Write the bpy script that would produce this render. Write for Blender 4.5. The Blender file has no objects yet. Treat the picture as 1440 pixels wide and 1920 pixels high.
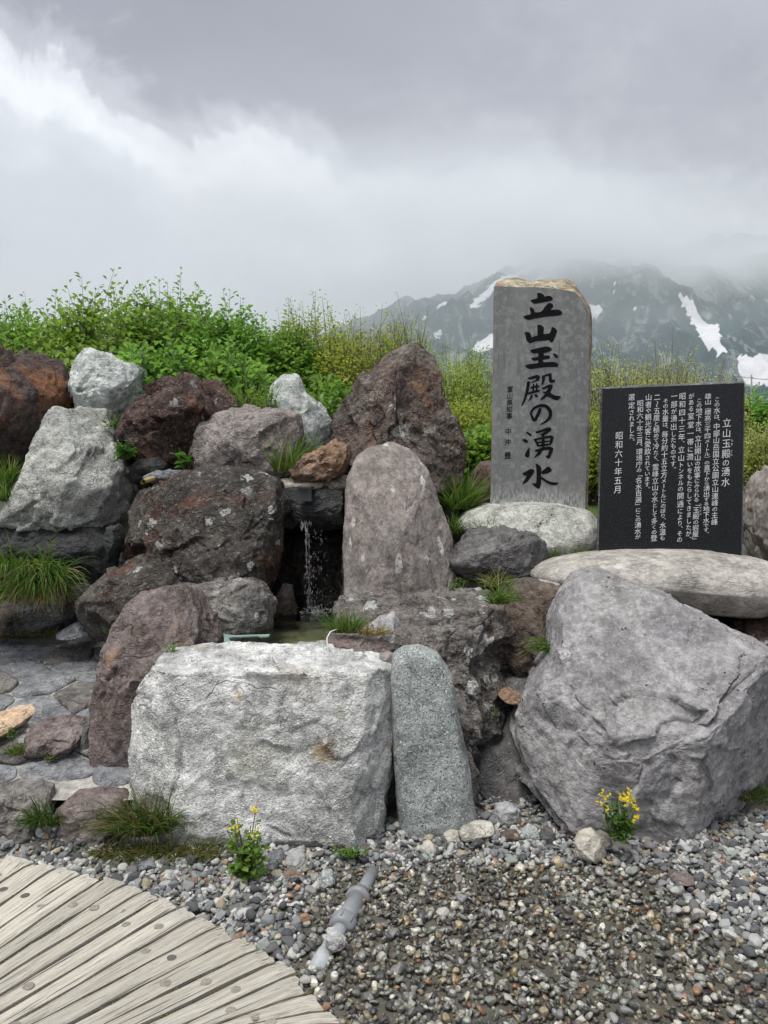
import bpy, bmesh, math, random
import numpy as np
from mathutils import Vector, Matrix
from mathutils.geometry import tessellate_polygon

# ------------------------------------------------------------------ camera, sky, sun, exposure
SC = bpy.context.scene
COL = SC.collection
F, CX, HY, EYE = 1443.0, 720.0, 900.0, 1.5        # focal length in photo pixels, principal column, horizon row, eye height (m)
cam = bpy.data.cameras.new('camera')
camo = bpy.data.objects.new('camera', cam)
COL.objects.link(camo)
camo.location = (0, 0, EYE)
camo.rotation_euler = (math.radians(90), 0, 0)
cam.sensor_width = 36.0
cam.lens = 36.0 * F / 1920.0
cam.shift_y = -(960.0 - HY) / 1920.0
cam.clip_start = 0.05
cam.clip_end = 20000
SC.camera = camo

SUN_EL, SUN_AZ = 68.0, 225.0      # azimuth clockwise from +Y (where the camera looks)
world = bpy.data.worlds.new('World')
SC.world = world
world.use_nodes = True

def build_world():
    nt = world.node_tree
    nt.nodes.clear()
    N, L = nt.nodes.new, nt.links.new
    out = N('ShaderNodeOutputWorld')
    sky = N('ShaderNodeTexSky'); sky.sky_type = 'NISHITA'; sky.sun_disc = False
    sky.sun_elevation = math.radians(SUN_EL); sky.sun_rotation = math.radians(SUN_AZ)
    b1 = N('ShaderNodeBackground'); b1.inputs['Strength'].default_value = 0.1
    L(sky.outputs[0], b1.inputs['Color'])
    tc = N('ShaderNodeTexCoord')
    vm = N('ShaderNodeVectorMath'); vm.operation = 'NORMALIZE'
    L(tc.outputs['Generated'], vm.inputs[0])
    def noise(scale, detail, rough=0.55, dist=0.0, off=0.0, st=(1, 1, 1)):
        mp = N('ShaderNodeMapping'); mp.inputs['Location'].default_value = (off, off * 1.7, off * .6)
        mp.inputs['Scale'].default_value = st
        L(vm.outputs[0], mp.inputs['Vector'])
        n = N('ShaderNodeTexNoise'); n.inputs['Scale'].default_value = scale; n.inputs['Detail'].default_value = detail
        n.inputs['Roughness'].default_value = rough; n.inputs['Distortion'].default_value = dist
        L(mp.outputs[0], n.inputs['Vector'])
        return n.outputs['Fac']
    def math_(op, a, b=None, c=None):
        m = N('ShaderNodeMath'); m.operation = op
        for i, v in enumerate((a, b, c)):
            if v is None: continue
            if isinstance(v, (int, float)): m.inputs[i].default_value = v
            else: L(v, m.inputs[i])
        return m.outputs[0]
    # a break between two cloud decks: a great circle across the sky
    def dirv(px, py): return Vector(((px - CX) / F, 1.0, (HY - py) / F)).normalized()
    n = dirv(900, 485).cross(dirv(60, 90)).normalized()
    if n.dot(dirv(1100, 150)) < 0: n = -n
    dp = N('ShaderNodeVectorMath'); dp.operation = 'DOT_PRODUCT'
    L(vm.outputs[0], dp.inputs[0]); dp.inputs[1].default_value = n
    s = dp.outputs['Value']
    n1 = noise(3.2, 7, .56, .25, 3.1)
    n2 = noise(8.0, 9, .64, .5, 7.7)
    w = math_('ADD', s, math_('MULTIPLY', math_('SUBTRACT', n1, .5), .20))
    w = math_('ADD', w, math_('MULTIPLY', math_('SUBTRACT', n2, .5), .20))
    w = math_('ADD', w, math_('MULTIPLY', math_('SUBTRACT', noise(19.0, 7, .62, .6, 2.2), .5), .06))
    r = N('ShaderNodeValToRGB')
    cr = r.color_ramp; cr.interpolation = 'EASE'
    mr = N('ShaderNodeMapRange'); mr.inputs['From Min'].default_value = -.5; mr.inputs['From Max'].default_value = .6
    L(w, mr.inputs['Value']); L(mr.outputs[0], r.inputs['Fac'])
    st = [(-.5, (.335, .355, .385)), (-.24, (.315, .335, .365)), (-.13, (.345, .365, .40)), (-.07, (.40, .42, .455)), (-.028, (.52, .535, .56)), (.006, (.45, .465, .498)),
          (.026, (.315, .326, .358)), (.07, (.222, .229, .258)), (.20, (.228, .235, .264)), (.36, (.262, .272, .302)), (.6, (.34, .35, .38))]
    el = cr.elements
    while len(el) < len(st): el.new(.5)
    for e, (p, c) in zip(el, st):
        e.position = (p + .5) / 1.1; e.color = (*c, 1)
    # soft light and dark mottling inside the decks
    n3 = noise(2.0, 6, .55, .2, 12.3, (1, 1, 1.8))
    mm = N('ShaderNodeMapRange'); mm.inputs['From Min'].default_value = .25; mm.inputs['From Max'].default_value = .75
    mm.inputs['To Min'].default_value = .86; mm.inputs['To Max'].default_value = 1.14
    L(n3, mm.inputs['Value'])
    mul = N('ShaderNodeMix'); mul.data_type = 'RGBA'; mul.blend_type = 'MULTIPLY'; mul.inputs[0].default_value = 1
    L(r.outputs[0], mul.inputs[6]); L(mm.outputs[0], mul.inputs[7])
    b2 = N('ShaderNodeBackground'); b2.inputs['Strength'].default_value = .85
    L(mul.outputs[2], b2.inputs['Color'])
    mx = N('ShaderNodeMixShader'); mx.inputs[0].default_value = .95
    L(b1.outputs[0], mx.inputs[1]); L(b2.outputs[0], mx.inputs[2])
    L(mx.outputs[0], out.inputs['Surface'])
build_world()

sun = bpy.data.lights.new('sun', 'SUN')
sun.energy = 1.5
sun.angle = math.radians(30)
sun.color = (1, .97, .92)
suno = bpy.data.objects.new('sun', sun); COL.objects.link(suno)
_a, _e = math.radians(SUN_AZ), math.radians(SUN_EL)
_sd = Vector((math.sin(_a) * math.cos(_e), math.cos(_a) * math.cos(_e), math.sin(_e)))
suno.rotation_euler = (-_sd).to_track_quat('-Z', 'Y').to_euler()
suno.location = (0, 0, 30)

vs = SC.view_settings
vs.view_transform = 'Standard'; vs.look = 'None'; vs.exposure = 1.2; vs.gamma = 1.0; vs.use_curve_mapping = False
SC.cycles.use_denoising = True
SC.cycles.max_bounces = 10
SC.cycles.diffuse_bounces = 3
SC.cycles.use_adaptive_sampling = True
SC.cycles.adaptive_threshold = .02
SC.cycles.transparent_max_bounces = 12
SC.cycles.volume_bounces = 8
SC.cycles.volume_max_steps = 96
SC.cycles.volume_step_rate = 2.0
SC.cycles.caustics_reflective = False
SC.cycles.caustics_refractive = False

# ------------------------------------------------------------------ helpers
def P(px, py, d):
    """Point at distance d (m) in front of the eye that the photo shows at pixel px, py."""
    return Vector(((px - CX) / F * d, d, EYE - (py - HY) / F * d))
def on_z(px, py, z):
    d = (EYE - z) * F / (py - HY)
    return P(px, py, d)

_rng = np.random.RandomState(7)
_perm = np.concatenate([_rng.permutation(256)] * 3)
_grad = _rng.normal(size=(256, 3)); _grad /= np.linalg.norm(_grad, axis=1)[:, None]
def perlin(p):
    p = np.asarray(p, float); i = np.floor(p).astype(int); f = p - i; i &= 255
    u = f * f * f * (f * (f * 6 - 15) + 10)
    r = 0
    for dx in (0, 1):
        wx = u[:, 0] if dx else 1 - u[:, 0]
        for dy in (0, 1):
            wy = u[:, 1] if dy else 1 - u[:, 1]
            for dz in (0, 1):
                wz = u[:, 2] if dz else 1 - u[:, 2]
                h = _perm[_perm[_perm[(i[:, 0] + dx) & 255] + ((i[:, 1] + dy) & 255)] + ((i[:, 2] + dz) & 255)]
                r = r + wx * wy * wz * np.einsum('ij,ij->i', _grad[h], f - (dx, dy, dz))
    return r
def fbm(p, oct=4, gain=.5, lac=2.03):
    a, r = 1.0, 0
    for k in range(oct):
        r = r + a * perlin(p + k * 17.3); p = p * lac; a *= gain
    return r
def ridged(p, oct=3):
    a, r = 1.0, 0
    for k in range(oct):
        r = r + a * (1 - 2.2 * np.abs(perlin(p + k * 11.1))); p = p * 2.1; a *= .5
    return r

def mesh_np(name, V, Fc, smooth=True):
    V = np.asarray(V, np.float32); Fc = np.asarray(Fc, np.int32)
    me = bpy.data.meshes.new(name)
    k = Fc.shape[1]
    me.vertices.add(len(V)); me.vertices.foreach_set('co', V.ravel())
    me.loops.add(Fc.size); me.loops.foreach_set('vertex_index', Fc.ravel())
    me.polygons.add(len(Fc))
    me.polygons.foreach_set('loop_start', np.arange(0, Fc.size, k, dtype=np.int32))
    me.polygons.foreach_set('loop_total', np.full(len(Fc), k, np.int32))
    if smooth: me.polygons.foreach_set('use_smooth', np.ones(len(Fc), bool))
    me.update(calc_edges=True)
    return me
def add_col(me, C, name='Col'):
    C = np.asarray(C, np.float32)
    if C.shape[1] == 3: C = np.concatenate([C, np.ones((len(C), 1), np.float32)], 1)
    at = me.attributes.new(name, 'FLOAT_COLOR', 'POINT'); at.data.foreach_set('color', C.ravel())
def obj(name, me, mat=None, parent=None, loc=None, rot=None):
    o = bpy.data.objects.new(name, me); COL.objects.link(o)
    if mat is not None and me is not None:
        if len(me.materials) == 0: me.materials.append(mat)
    if parent is not None: o.parent = parent
    if loc is not None: o.location = loc
    if rot is not None: o.rotation_euler = rot
    return o
def tag(o, label=None, cat=None, group=None, kind=None):
    if label: o['label'] = label
    if cat: o['category'] = cat
    if group: o['group'] = group
    if kind: o['kind'] = kind
    return o
def thing(name, label, cat, loc, rot=None, group=None):
    return tag(obj(name, None, None, None, loc, rot), label, cat, group)

_ico = {}
def ico(n):
    if n not in _ico:
        bm = bmesh.new(); bmesh.ops.create_icosphere(bm, subdivisions=n, radius=1)
        V = np.array([v.co[:] for v in bm.verts]); Fc = np.array([[v.index for v in f.verts] for f in bm.faces])
        bm.free(); _ico[n] = (V, Fc)
    return _ico[n]

class MB:
    """collects vertices and faces (tris or quads) for one mesh"""
    def __init__(s): s.v, s.f = [], []
    def add(s, V, Fc):
        n = len(s.v); s.v.extend([tuple(x) for x in V]); s.f.extend([tuple(i + n for i in q) for q in Fc])
    def box(s, c, h):
        V = [(c[0] + a * h[0], c[1] + b * h[1], c[2] + d * h[2]) for a in (-1, 1) for b in (-1, 1) for d in (-1, 1)]
        s.add(V, [(0, 1, 3, 2), (4, 6, 7, 5), (0, 4, 5, 1), (2, 3, 7, 6), (0, 2, 6, 4), (1, 5, 7, 3)])
    def tube(s, pts, rads, seg=6, cap=True):
        pts = [Vector(p) for p in pts]; V, Fc = [], []
        up = None
        for i, p in enumerate(pts):
            t = (pts[min(i + 1, len(pts) - 1)] - pts[max(i - 1, 0)]).normalized()
            if up is None: up = t.orthogonal().normalized()
            a = (up - t * up.dot(t)).normalized(); up = a; b = t.cross(a)
            for k in range(seg):
                g = 2 * math.pi * k / seg
                V.append(p + (a * math.cos(g) + b * math.sin(g)) * rads[i])
        for i in range(len(pts) - 1):
            for k in range(seg):
                k2 = (k + 1) % seg
                Fc.append((i * seg + k, i * seg + k2, (i + 1) * seg + k2, (i + 1) * seg + k))
        if cap:
            Fc.append(tuple(range(seg))[::-1]); Fc.append(tuple((len(pts) - 1) * seg + k for k in range(seg)))
        s.add(V, Fc)
    def build(s, name, mat, parent=None, loc=None, smooth=False):
        me = bpy.data.meshes.new(name); me.from_pydata(s.v, [], s.f); me.update()
        if smooth:
            for p in me.polygons: p.use_smooth = True
        return obj(name, me, mat, parent, loc)

# ------------------------------------------------------------------ materials
class NT:
    def __init__(s, name):
        s.m = bpy.data.materials.new(name); s.m.use_nodes = True
        s.t = s.m.node_tree; s.t.nodes.clear()
        s.out = s.N('ShaderNodeOutputMaterial')
    def N(s, t): return s.t.nodes.new(t)
    def L(s, a, b): s.t.links.new(a, b)
    def set(s, sock, v):
        if hasattr(v, 'is_linked') or hasattr(v, 'links'): s.L(v, sock)
        elif isinstance(v, (tuple, list)) and len(v) == 3 and sock.type == 'RGBA': sock.default_value = (*v, 1)
        else: sock.default_value = v
    def math(s, op, a, b=None, clamp=False):
        m = s.N('ShaderNodeMath'); m.operation = op; m.use_clamp = clamp
        s.set(m.inputs[0], a)
        if b is not None: s.set(m.inputs[1], b)
        return m.outputs[0]
    def mix(s, fac, a, b, mode='MIX'):
        m = s.N('ShaderNodeMix'); m.data_type = 'RGBA'; m.blend_type = mode
        s.set(m.inputs[0], fac); s.set(m.inputs[6], a); s.set(m.inputs[7], b)
        return m.outputs[2]
    def noise(s, vec, scale, detail=4, rough=.55, dist=0):
        n = s.N('ShaderNodeTexNoise'); n.inputs['Scale'].default_value = scale; n.inputs['Detail'].default_value = detail
        n.inputs['Roughness'].default_value = rough; n.inputs['Distortion'].default_value = dist
        s.L(vec, n.inputs['Vector']); return n.outputs['Fac']
    def voro(s, vec, scale, feature='F1', rand=1):
        n = s.N('ShaderNodeTexVoronoi'); n.feature = feature; n.inputs['Scale'].default_value = scale
        n.inputs['Randomness'].default_value = rand
        s.L(vec, n.inputs['Vector']); return n
    def ramp(s, fac, lo, hi, a=0, b=1):
        m = s.N('ShaderNodeMapRange'); m.interpolation_type = 'SMOOTHSTEP'
        m.inputs['From Min'].default_value = lo; m.inputs['From Max'].default_value = hi
        m.inputs['To Min'].default_value = a; m.inputs['To Max'].default_value = b
        s.set(m.inputs['Value'], fac); return m.outputs[0]
    def mapping(s, vec, scale=(1, 1, 1), rot=(0, 0, 0), loc=(0, 0, 0)):
        m = s.N('ShaderNodeMapping'); m.inputs['Scale'].default_value = scale; m.inputs['Rotation'].default_value = rot
        m.inputs['Location'].default_value = loc
        s.L(vec, m.inputs['Vector']); return m.outputs[0]
    def coord(s, rnd=True):
        tc = s.N('ShaderNodeTexCoord')
        if not rnd: return tc.outputs['Object']
        oi = s.N('ShaderNodeObjectInfo')
        c = s.N('ShaderNodeVectorMath'); c.operation = 'ADD'
        k = s.math('MULTIPLY', oi.outputs['Random'], 37.0)
        s.L(tc.outputs['Object'], c.inputs[0]); s.L(k, c.inputs[1]); return c.outputs[0]
    def bump(s, h, strength, dist, normal=None):
        b = s.N('ShaderNodeBump'); b.inputs['Strength'].default_value = strength; b.inputs['Distance'].default_value = dist
        s.L(h, b.inputs['Height'])
        if normal is not None: s.L(normal, b.inputs['Normal'])
        return b.outputs[0]
    def principled(s, col, rough=.8, normal=None, spec=.4, **kw):
        b = s.N('ShaderNodeBsdfPrincipled')
        s.set(b.inputs['Base Color'], col); s.set(b.inputs['Roughness'], rough)
        b.inputs['Specular IOR Level'].default_value = spec
        if normal is not None: s.L(normal, b.inputs['Normal'])
        for k, v in kw.items(): s.set(b.inputs[k], v)
        return b.outputs[0]
    def done(s, sh): s.L(sh, s.out.inputs['Surface']); return s.m

def rock_mat(name, a, b, c=None, camt=.6, cscale=5, dark=(.03, .03, .03), light=None, sk=75, dk=.55, lk=.5, lichen=None, rust=None,
             rough=.88, bump=.7, bdist=.02, pits=0, streak=None, moss=None, strata=0, crease=.5, csc=26):
    n = NT(name); v = n.coord()
    if streak: vs_ = n.mapping(v, streak[0], streak[1])
    else: vs_ = v
    A = n.ramp(n.noise(v, 2.1, 4, .6, .5), .38, .62)
    col = n.mix(A, a, b)
    if c is not None:
        B = n.ramp(n.noise(vs_, cscale, 5, .66, .3), .46, .62)
        col = n.mix(n.math('MULTIPLY', B, camt), col, c)
    if rust:
        R = n.ramp(n.noise(v, rust[2], 6, .62, .8), .60 - rust[1] * .25, .72 - rust[1] * .2)
        col = n.mix(n.math('MULTIPLY', R, .85), col, rust[0])
    nf = n.noise(vs_, 22, 6, .68)
    col = n.mix(1.0, col, n.ramp(nf, .25, .75, .62, 1.38), 'MULTIPLY')
    nm = n.noise(v, 6.5, 4, .6)
    col = n.mix(1.0, col, n.ramp(nm, .25, .75, .74, 1.24), 'MULTIPLY')
    s1 = n.noise(vs_, sk, 3, .7)
    col = n.mix(n.ramp(s1, .47, .36, 0, dk), col, dark)
    if light is not None:
        s2 = n.noise(n.mapping(vs_, loc=(5, 9, 2)), sk * .8, 3, .7)
        col = n.mix(n.ramp(s2, .55, .66, 0, lk), col, light)
    h = n.math('ADD', n.math('MULTIPLY', nf, .7), n.math('MULTIPLY', s1, .22))
    # fine creases and a few longer cracks, on warped cells
    def warp(vec, sc_, amt):
        nz_ = n.N('ShaderNodeTexNoise'); nz_.inputs['Scale'].default_value = sc_; nz_.inputs['Detail'].default_value = 3
        n.L(vec, nz_.inputs['Vector'])
        sv_ = n.N('ShaderNodeVectorMath'); sv_.operation = 'SCALE'; sv_.inputs['Scale'].default_value = amt; n.L(nz_.outputs['Color'], sv_.inputs[0])
        ad_ = n.N('ShaderNodeVectorMath'); ad_.operation = 'ADD'; n.L(vec, ad_.inputs[0]); n.L(sv_.outputs[0], ad_.inputs[1]); return ad_.outputs[0]
    fine_ = n.math('SUBTRACT', 1.0, n.ramp(n.voro(warp(n.mapping(vs_, (1, 1, 1.5)), csc * 1.2, 1.6 / csc), csc, 'DISTANCE_TO_EDGE').outputs['Distance'], .0, .22))
    fine_ = n.math('MULTIPLY', fine_, n.ramp(n.noise(v, 9, 4, .6), .42, .62))
    long_ = n.math('SUBTRACT', 1.0, n.ramp(n.voro(warp(v, 5, .28), 2.6, 'DISTANCE_TO_EDGE').outputs['Distance'], .0, .022))
    long_ = n.math('MULTIPLY', long_, n.ramp(n.noise(n.mapping(v, loc=(8, 3, 1)), 2.2, 3, .6), .54, .60))
    crk = n.math('MULTIPLY', n.math('MAXIMUM', n.math('MULTIPLY', fine_, .75), long_), crease)
    col = n.mix(crk, col, n.mix(1.0, col, (.22, .215, .21), 'MULTIPLY'))
    h = n.math('SUBTRACT', h, n.math('MULTIPLY', crk, .55))
    if strata:
        sv = n.mapping(v, (1.2, 1.2, 9), (.25, .3, 0))
        h = n.math('ADD', h, n.math('MULTIPLY', n.noise(sv, 2.2, 6, .6, .6), strata))
    if pits:
        pv = n.voro(v, 27); pm = n.ramp(pv.outputs['Distance'], .10, .24)
        pm2 = n.ramp(n.noise(v, 9, 3), .56, .62)
        pit = n.math('MULTIPLY', n.math('SUBTRACT', 1.0, pm), pm2)
        col = n.mix(n.math('MULTIPLY', pit, .8), col, (.012, .011, .01))
        h = n.math('SUBTRACT', h, n.math('MULTIPLY', pit, pits))
    if moss:
        M = n.math('MULTIPLY', n.ramp(n.noise(v, 7, 6, .7), .56, .66), n.ramp(n.noise(v, 1.7, 2), .45, .58))
        col = n.mix(n.math('MULTIPLY', M, moss[1]), col, moss[0])
    if lichen:
        lc, amt, sc = lichen[:3]
        lv = n.mapping(v, lichen[3], lichen[4]) if len(lichen) > 3 else v
        wv = n.N('ShaderNodeVectorMath'); wv.operation = 'ADD'
        nz = n.N('ShaderNodeTexNoise'); nz.inputs['Scale'].default_value = sc * 2.6; nz.inputs['Detail'].default_value = 5
        n.L(lv, nz.inputs['Vector'])
        sc_ = n.N('ShaderNodeVectorMath'); sc_.operation = 'SCALE'; sc_.inputs['Scale'].default_value = .8 / sc
        n.L(nz.outputs['Color'], sc_.inputs[0])
        n.L(lv, wv.inputs[0]); n.L(sc_.outputs[0], wv.inputs[1])
        vo = n.voro(wv.outputs[0], sc)
        sep = n.N('ShaderNodeSeparateColor'); n.L(vo.outputs['Color'], sep.inputs[0])
        size = n.ramp(sep.outputs[0], .2, 1.0, .02, .40)
        spot = n.ramp(n.math('SUBTRACT', size, vo.outputs['Distance']), -.01, .05)
        msk = n.ramp(n.noise(v, 2.3, 4, .6), .62 - amt * .3, .68 - amt * .25)
        fine = n.ramp(n.noise(v, 60, 4, .7), .34, .5)
        lm = n.math('MULTIPLY', n.math('MULTIPLY', spot, msk), fine)
        col = n.mix(n.math('MULTIPLY', lm, .85), col, lc)
        h = n.math('ADD', h, n.math('MULTIPLY', lm, .1))
    return n.done(n.principled(col, rough, n.bump(h, min(1.0, bump * 1.2), bdist * 1.5), .35))

M = {}
M['granite_white'] = rock_mat('granite_white', (0.700, 0.700, 0.678), (0.615, 0.615, 0.599), (0.784, 0.784, 0.774), .6, 7, crease=.34, csc=52, dark=(.16, .16, .155), light=(.72, .72, .71), sk=95, dk=.62, lk=.5,
                              rust=((.42, .30, .13), .02, 3.2), bump=1.0, bdist=.03, moss=((.27, .27, .15), .35))
M['granite_green'] = rock_mat('granite_green', (.26, .285, .272), (.32, .345, .332), (.45, .475, .46), .45, 8, dark=(.045, .055, .05), light=(.62, .66, .64), sk=135, dk=1.0, lk=1.0, bump=.5, crease=.15)
M['granite_mid'] = rock_mat('granite_mid', (.40, .41, .375), (.47, .475, .44), (.56, .565, .53), .6, 9, dark=(.10, .105, .095), light=(.66, .665, .64), sk=90, dk=.8, lk=.6, bump=.9, bdist=.025, crease=.4, csc=34, moss=((.26, .27, .16), .35))
M['granite_pale'] = rock_mat('granite_pale', (.44, .475, .45), (.51, .54, .515), (.60, .625, .60), .6, 8, dark=(.14, .15, .14), light=(.70, .71, .69), sk=90, dk=.7, lk=.5, bump=.7, crease=.35, csc=30)
M['andesite_grey'] = rock_mat('andesite_grey', (0.243, 0.235, 0.243), (0.292, 0.279, 0.279), (0.381, 0.373, 0.369), .6, 4, dark=(.14, .135, .135), light=(.55, .545, .54), sk=60, dk=.4, lk=.4, crease=.18, csc=34,
                              bump=.7, lichen=((.55, .56, .54), .25, 7), pits=.35)
M['andesite_dark'] = rock_mat('andesite_dark', (0.106, 0.102, 0.101), (0.143, 0.136, 0.135), (0.184, 0.180, 0.177), .5, 4, dark=(.06, .06, .06), light=(.36, .36, .35), dk=.4, lk=.35, bump=.8, pits=.2)
M['slab_mauve'] = rock_mat('slab_mauve', (0.264, 0.226, 0.206), (0.226, 0.202, 0.187), (0.346, 0.312, 0.288), .6, 6, dark=(.10, .085, .08), light=(.42, .40, .37), sk=55, dk=.35, lk=.4, bump=.6, crease=.2,
                           lichen=((.60, .60, .57), 1.0, 8.5, (1.5, 1.5, .62), (0, .5, 0)), streak=((1.3, 1.3, .65), (0, .3, 0)))
M['dark_lichen'] = rock_mat('dark_lichen', (0.053, 0.047, 0.041), (0.081, 0.069, 0.060), (0.114, 0.105, 0.093), .5, 5, dark=(.028, .025, .022), light=(.40, .40, .37), sk=50, dk=.6, lk=.35, bump=1.0, bdist=.03,
                            lichen=((.50, .51, .48), .5, 11), rust=((.12, .055, .035), .3, 2.0))
M['lava_brown'] = rock_mat('lava_brown', (0.071, 0.042, 0.034), (0.105, 0.065, 0.053), (0.150, 0.102, 0.085), .55, 7, dark=(.022, .016, .014), light=(.45, .44, .42), sk=38, dk=.75, lk=.3, bump=1.3, bdist=.05,
                           pits=.6, lichen=((.5, .5, .48), .45, 9), rust=((.21, .10, .065), .25, 4))
M['rust_brown'] = rock_mat('rust_brown', (0.070, 0.050, 0.045), (0.048, 0.043, 0.043), (0.112, 0.084, 0.070), .4, 5, dark=(.03, .025, .025), light=(.26, .23, .21), sk=50, dk=.5, lk=.2, bump=.8,
                           rust=((.26, .115, .055), .55, 1.9))
M['mauve_grey'] = rock_mat('mauve_grey', (0.152, 0.117, 0.106), (0.189, 0.152, 0.143), (0.253, 0.220, 0.208), .55, 5, dark=(.06, .045, .04), light=(.40, .37, .35), sk=60, dk=.5, lk=.35, bump=.85,
                           rust=((.26, .16, .10), .12, 3.2))
M['pink_grey'] = rock_mat('pink_grey', (0.255, 0.221, 0.200), (0.289, 0.255, 0.238), (0.357, 0.327, 0.306), .55, 7, dark=(.10, .085, .08), light=(.52, .50, .47), sk=60, dk=.5, lk=.35, bump=1.1, bdist=.03)
M['peak_brown'] = rock_mat('peak_brown', (0.106, 0.084, 0.075), (0.142, 0.102, 0.088), (0.239, 0.208, 0.177), .75, 3.2, dark=(.03, .025, .022), light=(.42, .41, .38), sk=45, dk=.6, lk=.35, bump=1.1, bdist=.04,
                           lichen=((.56, .57, .55), .4, 5), rust=((.20, .115, .07), .35, 2.6))
M['lava_grey'] = rock_mat('lava_grey', (0.161, 0.146, 0.135), (0.200, 0.181, 0.166), (0.293, 0.273, 0.254), .6, 6, dark=(.04, .035, .03), light=(.42, .40, .38), sk=45, dk=.65, lk=.4, bump=1.3, bdist=.04,
                          lichen=((.62, .63, .60), .75, 10), pits=.35, rust=((.17, .12, .07), .1, 3))
M['block_grey'] = rock_mat('block_grey', (0.187, 0.173, 0.160), (0.141, 0.135, 0.127), (0.281, 0.262, 0.243), .6, 6, dark=(.05, .045, .04), light=(.38, .36, .34), sk=50, dk=.5, lk=.3, bump=1.0,
                           lichen=((.48, .48, .45), .5, 8), moss=((.09, .09, .04), .5))
M['base_speckled'] = rock_mat('base_speckled', (.40, .41, .37), (.46, .46, .42), (.56, .57, .52), .6, 8, dark=(.11, .11, .10), light=(.66, .67, .62), sk=60, dk=.5, lk=.5, bump=.9, pits=.55, moss=((.18, .2, .07), .5))
M['base_smooth'] = rock_mat('base_smooth', (0.336, 0.313, 0.281), (0.386, 0.363, 0.331), (0.423, 0.405, 0.368), .5, 5, dark=(.20, .185, .165), light=(.58, .57, .52), sk=50, dk=.3, lk=.4, bump=.45,
                            lichen=((.58, .57, .52), .45, 12), streak=((.9, 1, 1.5), (0, .08, 0)))
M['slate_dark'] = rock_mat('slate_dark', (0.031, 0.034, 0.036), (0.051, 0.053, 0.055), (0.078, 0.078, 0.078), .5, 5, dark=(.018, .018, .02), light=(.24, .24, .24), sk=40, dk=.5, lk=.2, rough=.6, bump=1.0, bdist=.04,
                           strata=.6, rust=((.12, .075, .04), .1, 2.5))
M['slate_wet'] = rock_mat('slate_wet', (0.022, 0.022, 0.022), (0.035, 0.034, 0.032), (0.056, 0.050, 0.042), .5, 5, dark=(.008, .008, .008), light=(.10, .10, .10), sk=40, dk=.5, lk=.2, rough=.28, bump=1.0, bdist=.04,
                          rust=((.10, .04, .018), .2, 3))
M['slate_blue'] = rock_mat('slate_blue', (0.264, 0.276, 0.294), (0.210, 0.218, 0.230), (0.384, 0.390, 0.396), .5, 6, dark=(.06, .06, .065), light=(.38, .38, .38), sk=50, dk=.4, lk=.25, bump=1.1, bdist=.03, strata=.8)
M['flag_grey'] = rock_mat('flag_grey', (0.246, 0.253, 0.264), (0.204, 0.210, 0.219), (0.323, 0.327, 0.332), .5, 6, dark=(.10, .10, .105), light=(.46, .46, .46), sk=50, dk=.35, lk=.25, bump=1.0, bdist=.025, strata=.7)
M['red_brown'] = rock_mat('red_brown', (0.108, 0.062, 0.049), (0.133, 0.091, 0.077), (0.189, 0.154, 0.136), .5, 5, dark=(.05, .03, .025), light=(.42, .40, .38), sk=50, dk=.5, lk=.3, bump=1, lichen=((.46, .45, .42), .4, 9))
M['orange_brown'] = rock_mat('orange_brown', (0.281, 0.174, 0.111), (0.230, 0.140, 0.093), (0.323, 0.246, 0.187), .55, 7, dark=(.09, .055, .035), light=(.50, .43, .36), sk=45, dk=.55, lk=.4, bump=1.1)
M['brown_split'] = rock_mat('brown_split', (0.105, 0.090, 0.081), (0.133, 0.098, 0.077), (0.175, 0.133, 0.105), .55, 4, dark=(.05, .04, .035), light=(.32, .29, .26), sk=45, dk=.5, lk=.3, bump=1, strata=.4)
M['ochre_flat'] = rock_mat('ochre_flat', (.62, .42, .26), (.68, .50, .34), (.72, .58, .44), .6, 7, dark=(.30, .18, .10), light=(.76, .66, .54), sk=35, dk=.45, lk=.3, bump=1.2, strata=.5)
M['mortar'] = rock_mat('mortar', (0.425, 0.406, 0.369), (0.375, 0.356, 0.325), (0.500, 0.481, 0.438), .5, 6, dark=(.16, .15, .13), light=(.46, .45, .42), sk=90, dk=.4, lk=.3, bump=.5, moss=((.12, .13, .05), .4))
M['cement_cream'] = rock_mat('cement_cream', (.48, .42, .32), (.55, .51, .44), (.60, .57, .51), .5, 5, dark=(.26, .21, .15), light=(.64, .62, .57), sk=60, dk=.3, lk=.3, bump=.5)
M['cream_stone'] = rock_mat('cream_stone', (.46, .43, .36), (.50, .47, .41), (.56, .54, .48), .5, 14, dark=(.22, .20, .16), light=(.62, .60, .56), sk=120, dk=.4, lk=.3, bump=.5)
M['pale_stone'] = rock_mat('pale_stone', (.42, .42, .42), (.38, .38, .385), (.50, .50, .49), .5, 14, dark=(.16, .16, .16), light=(.60, .60, .59), sk=120, dk=.5, lk=.4, bump=.5)

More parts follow.
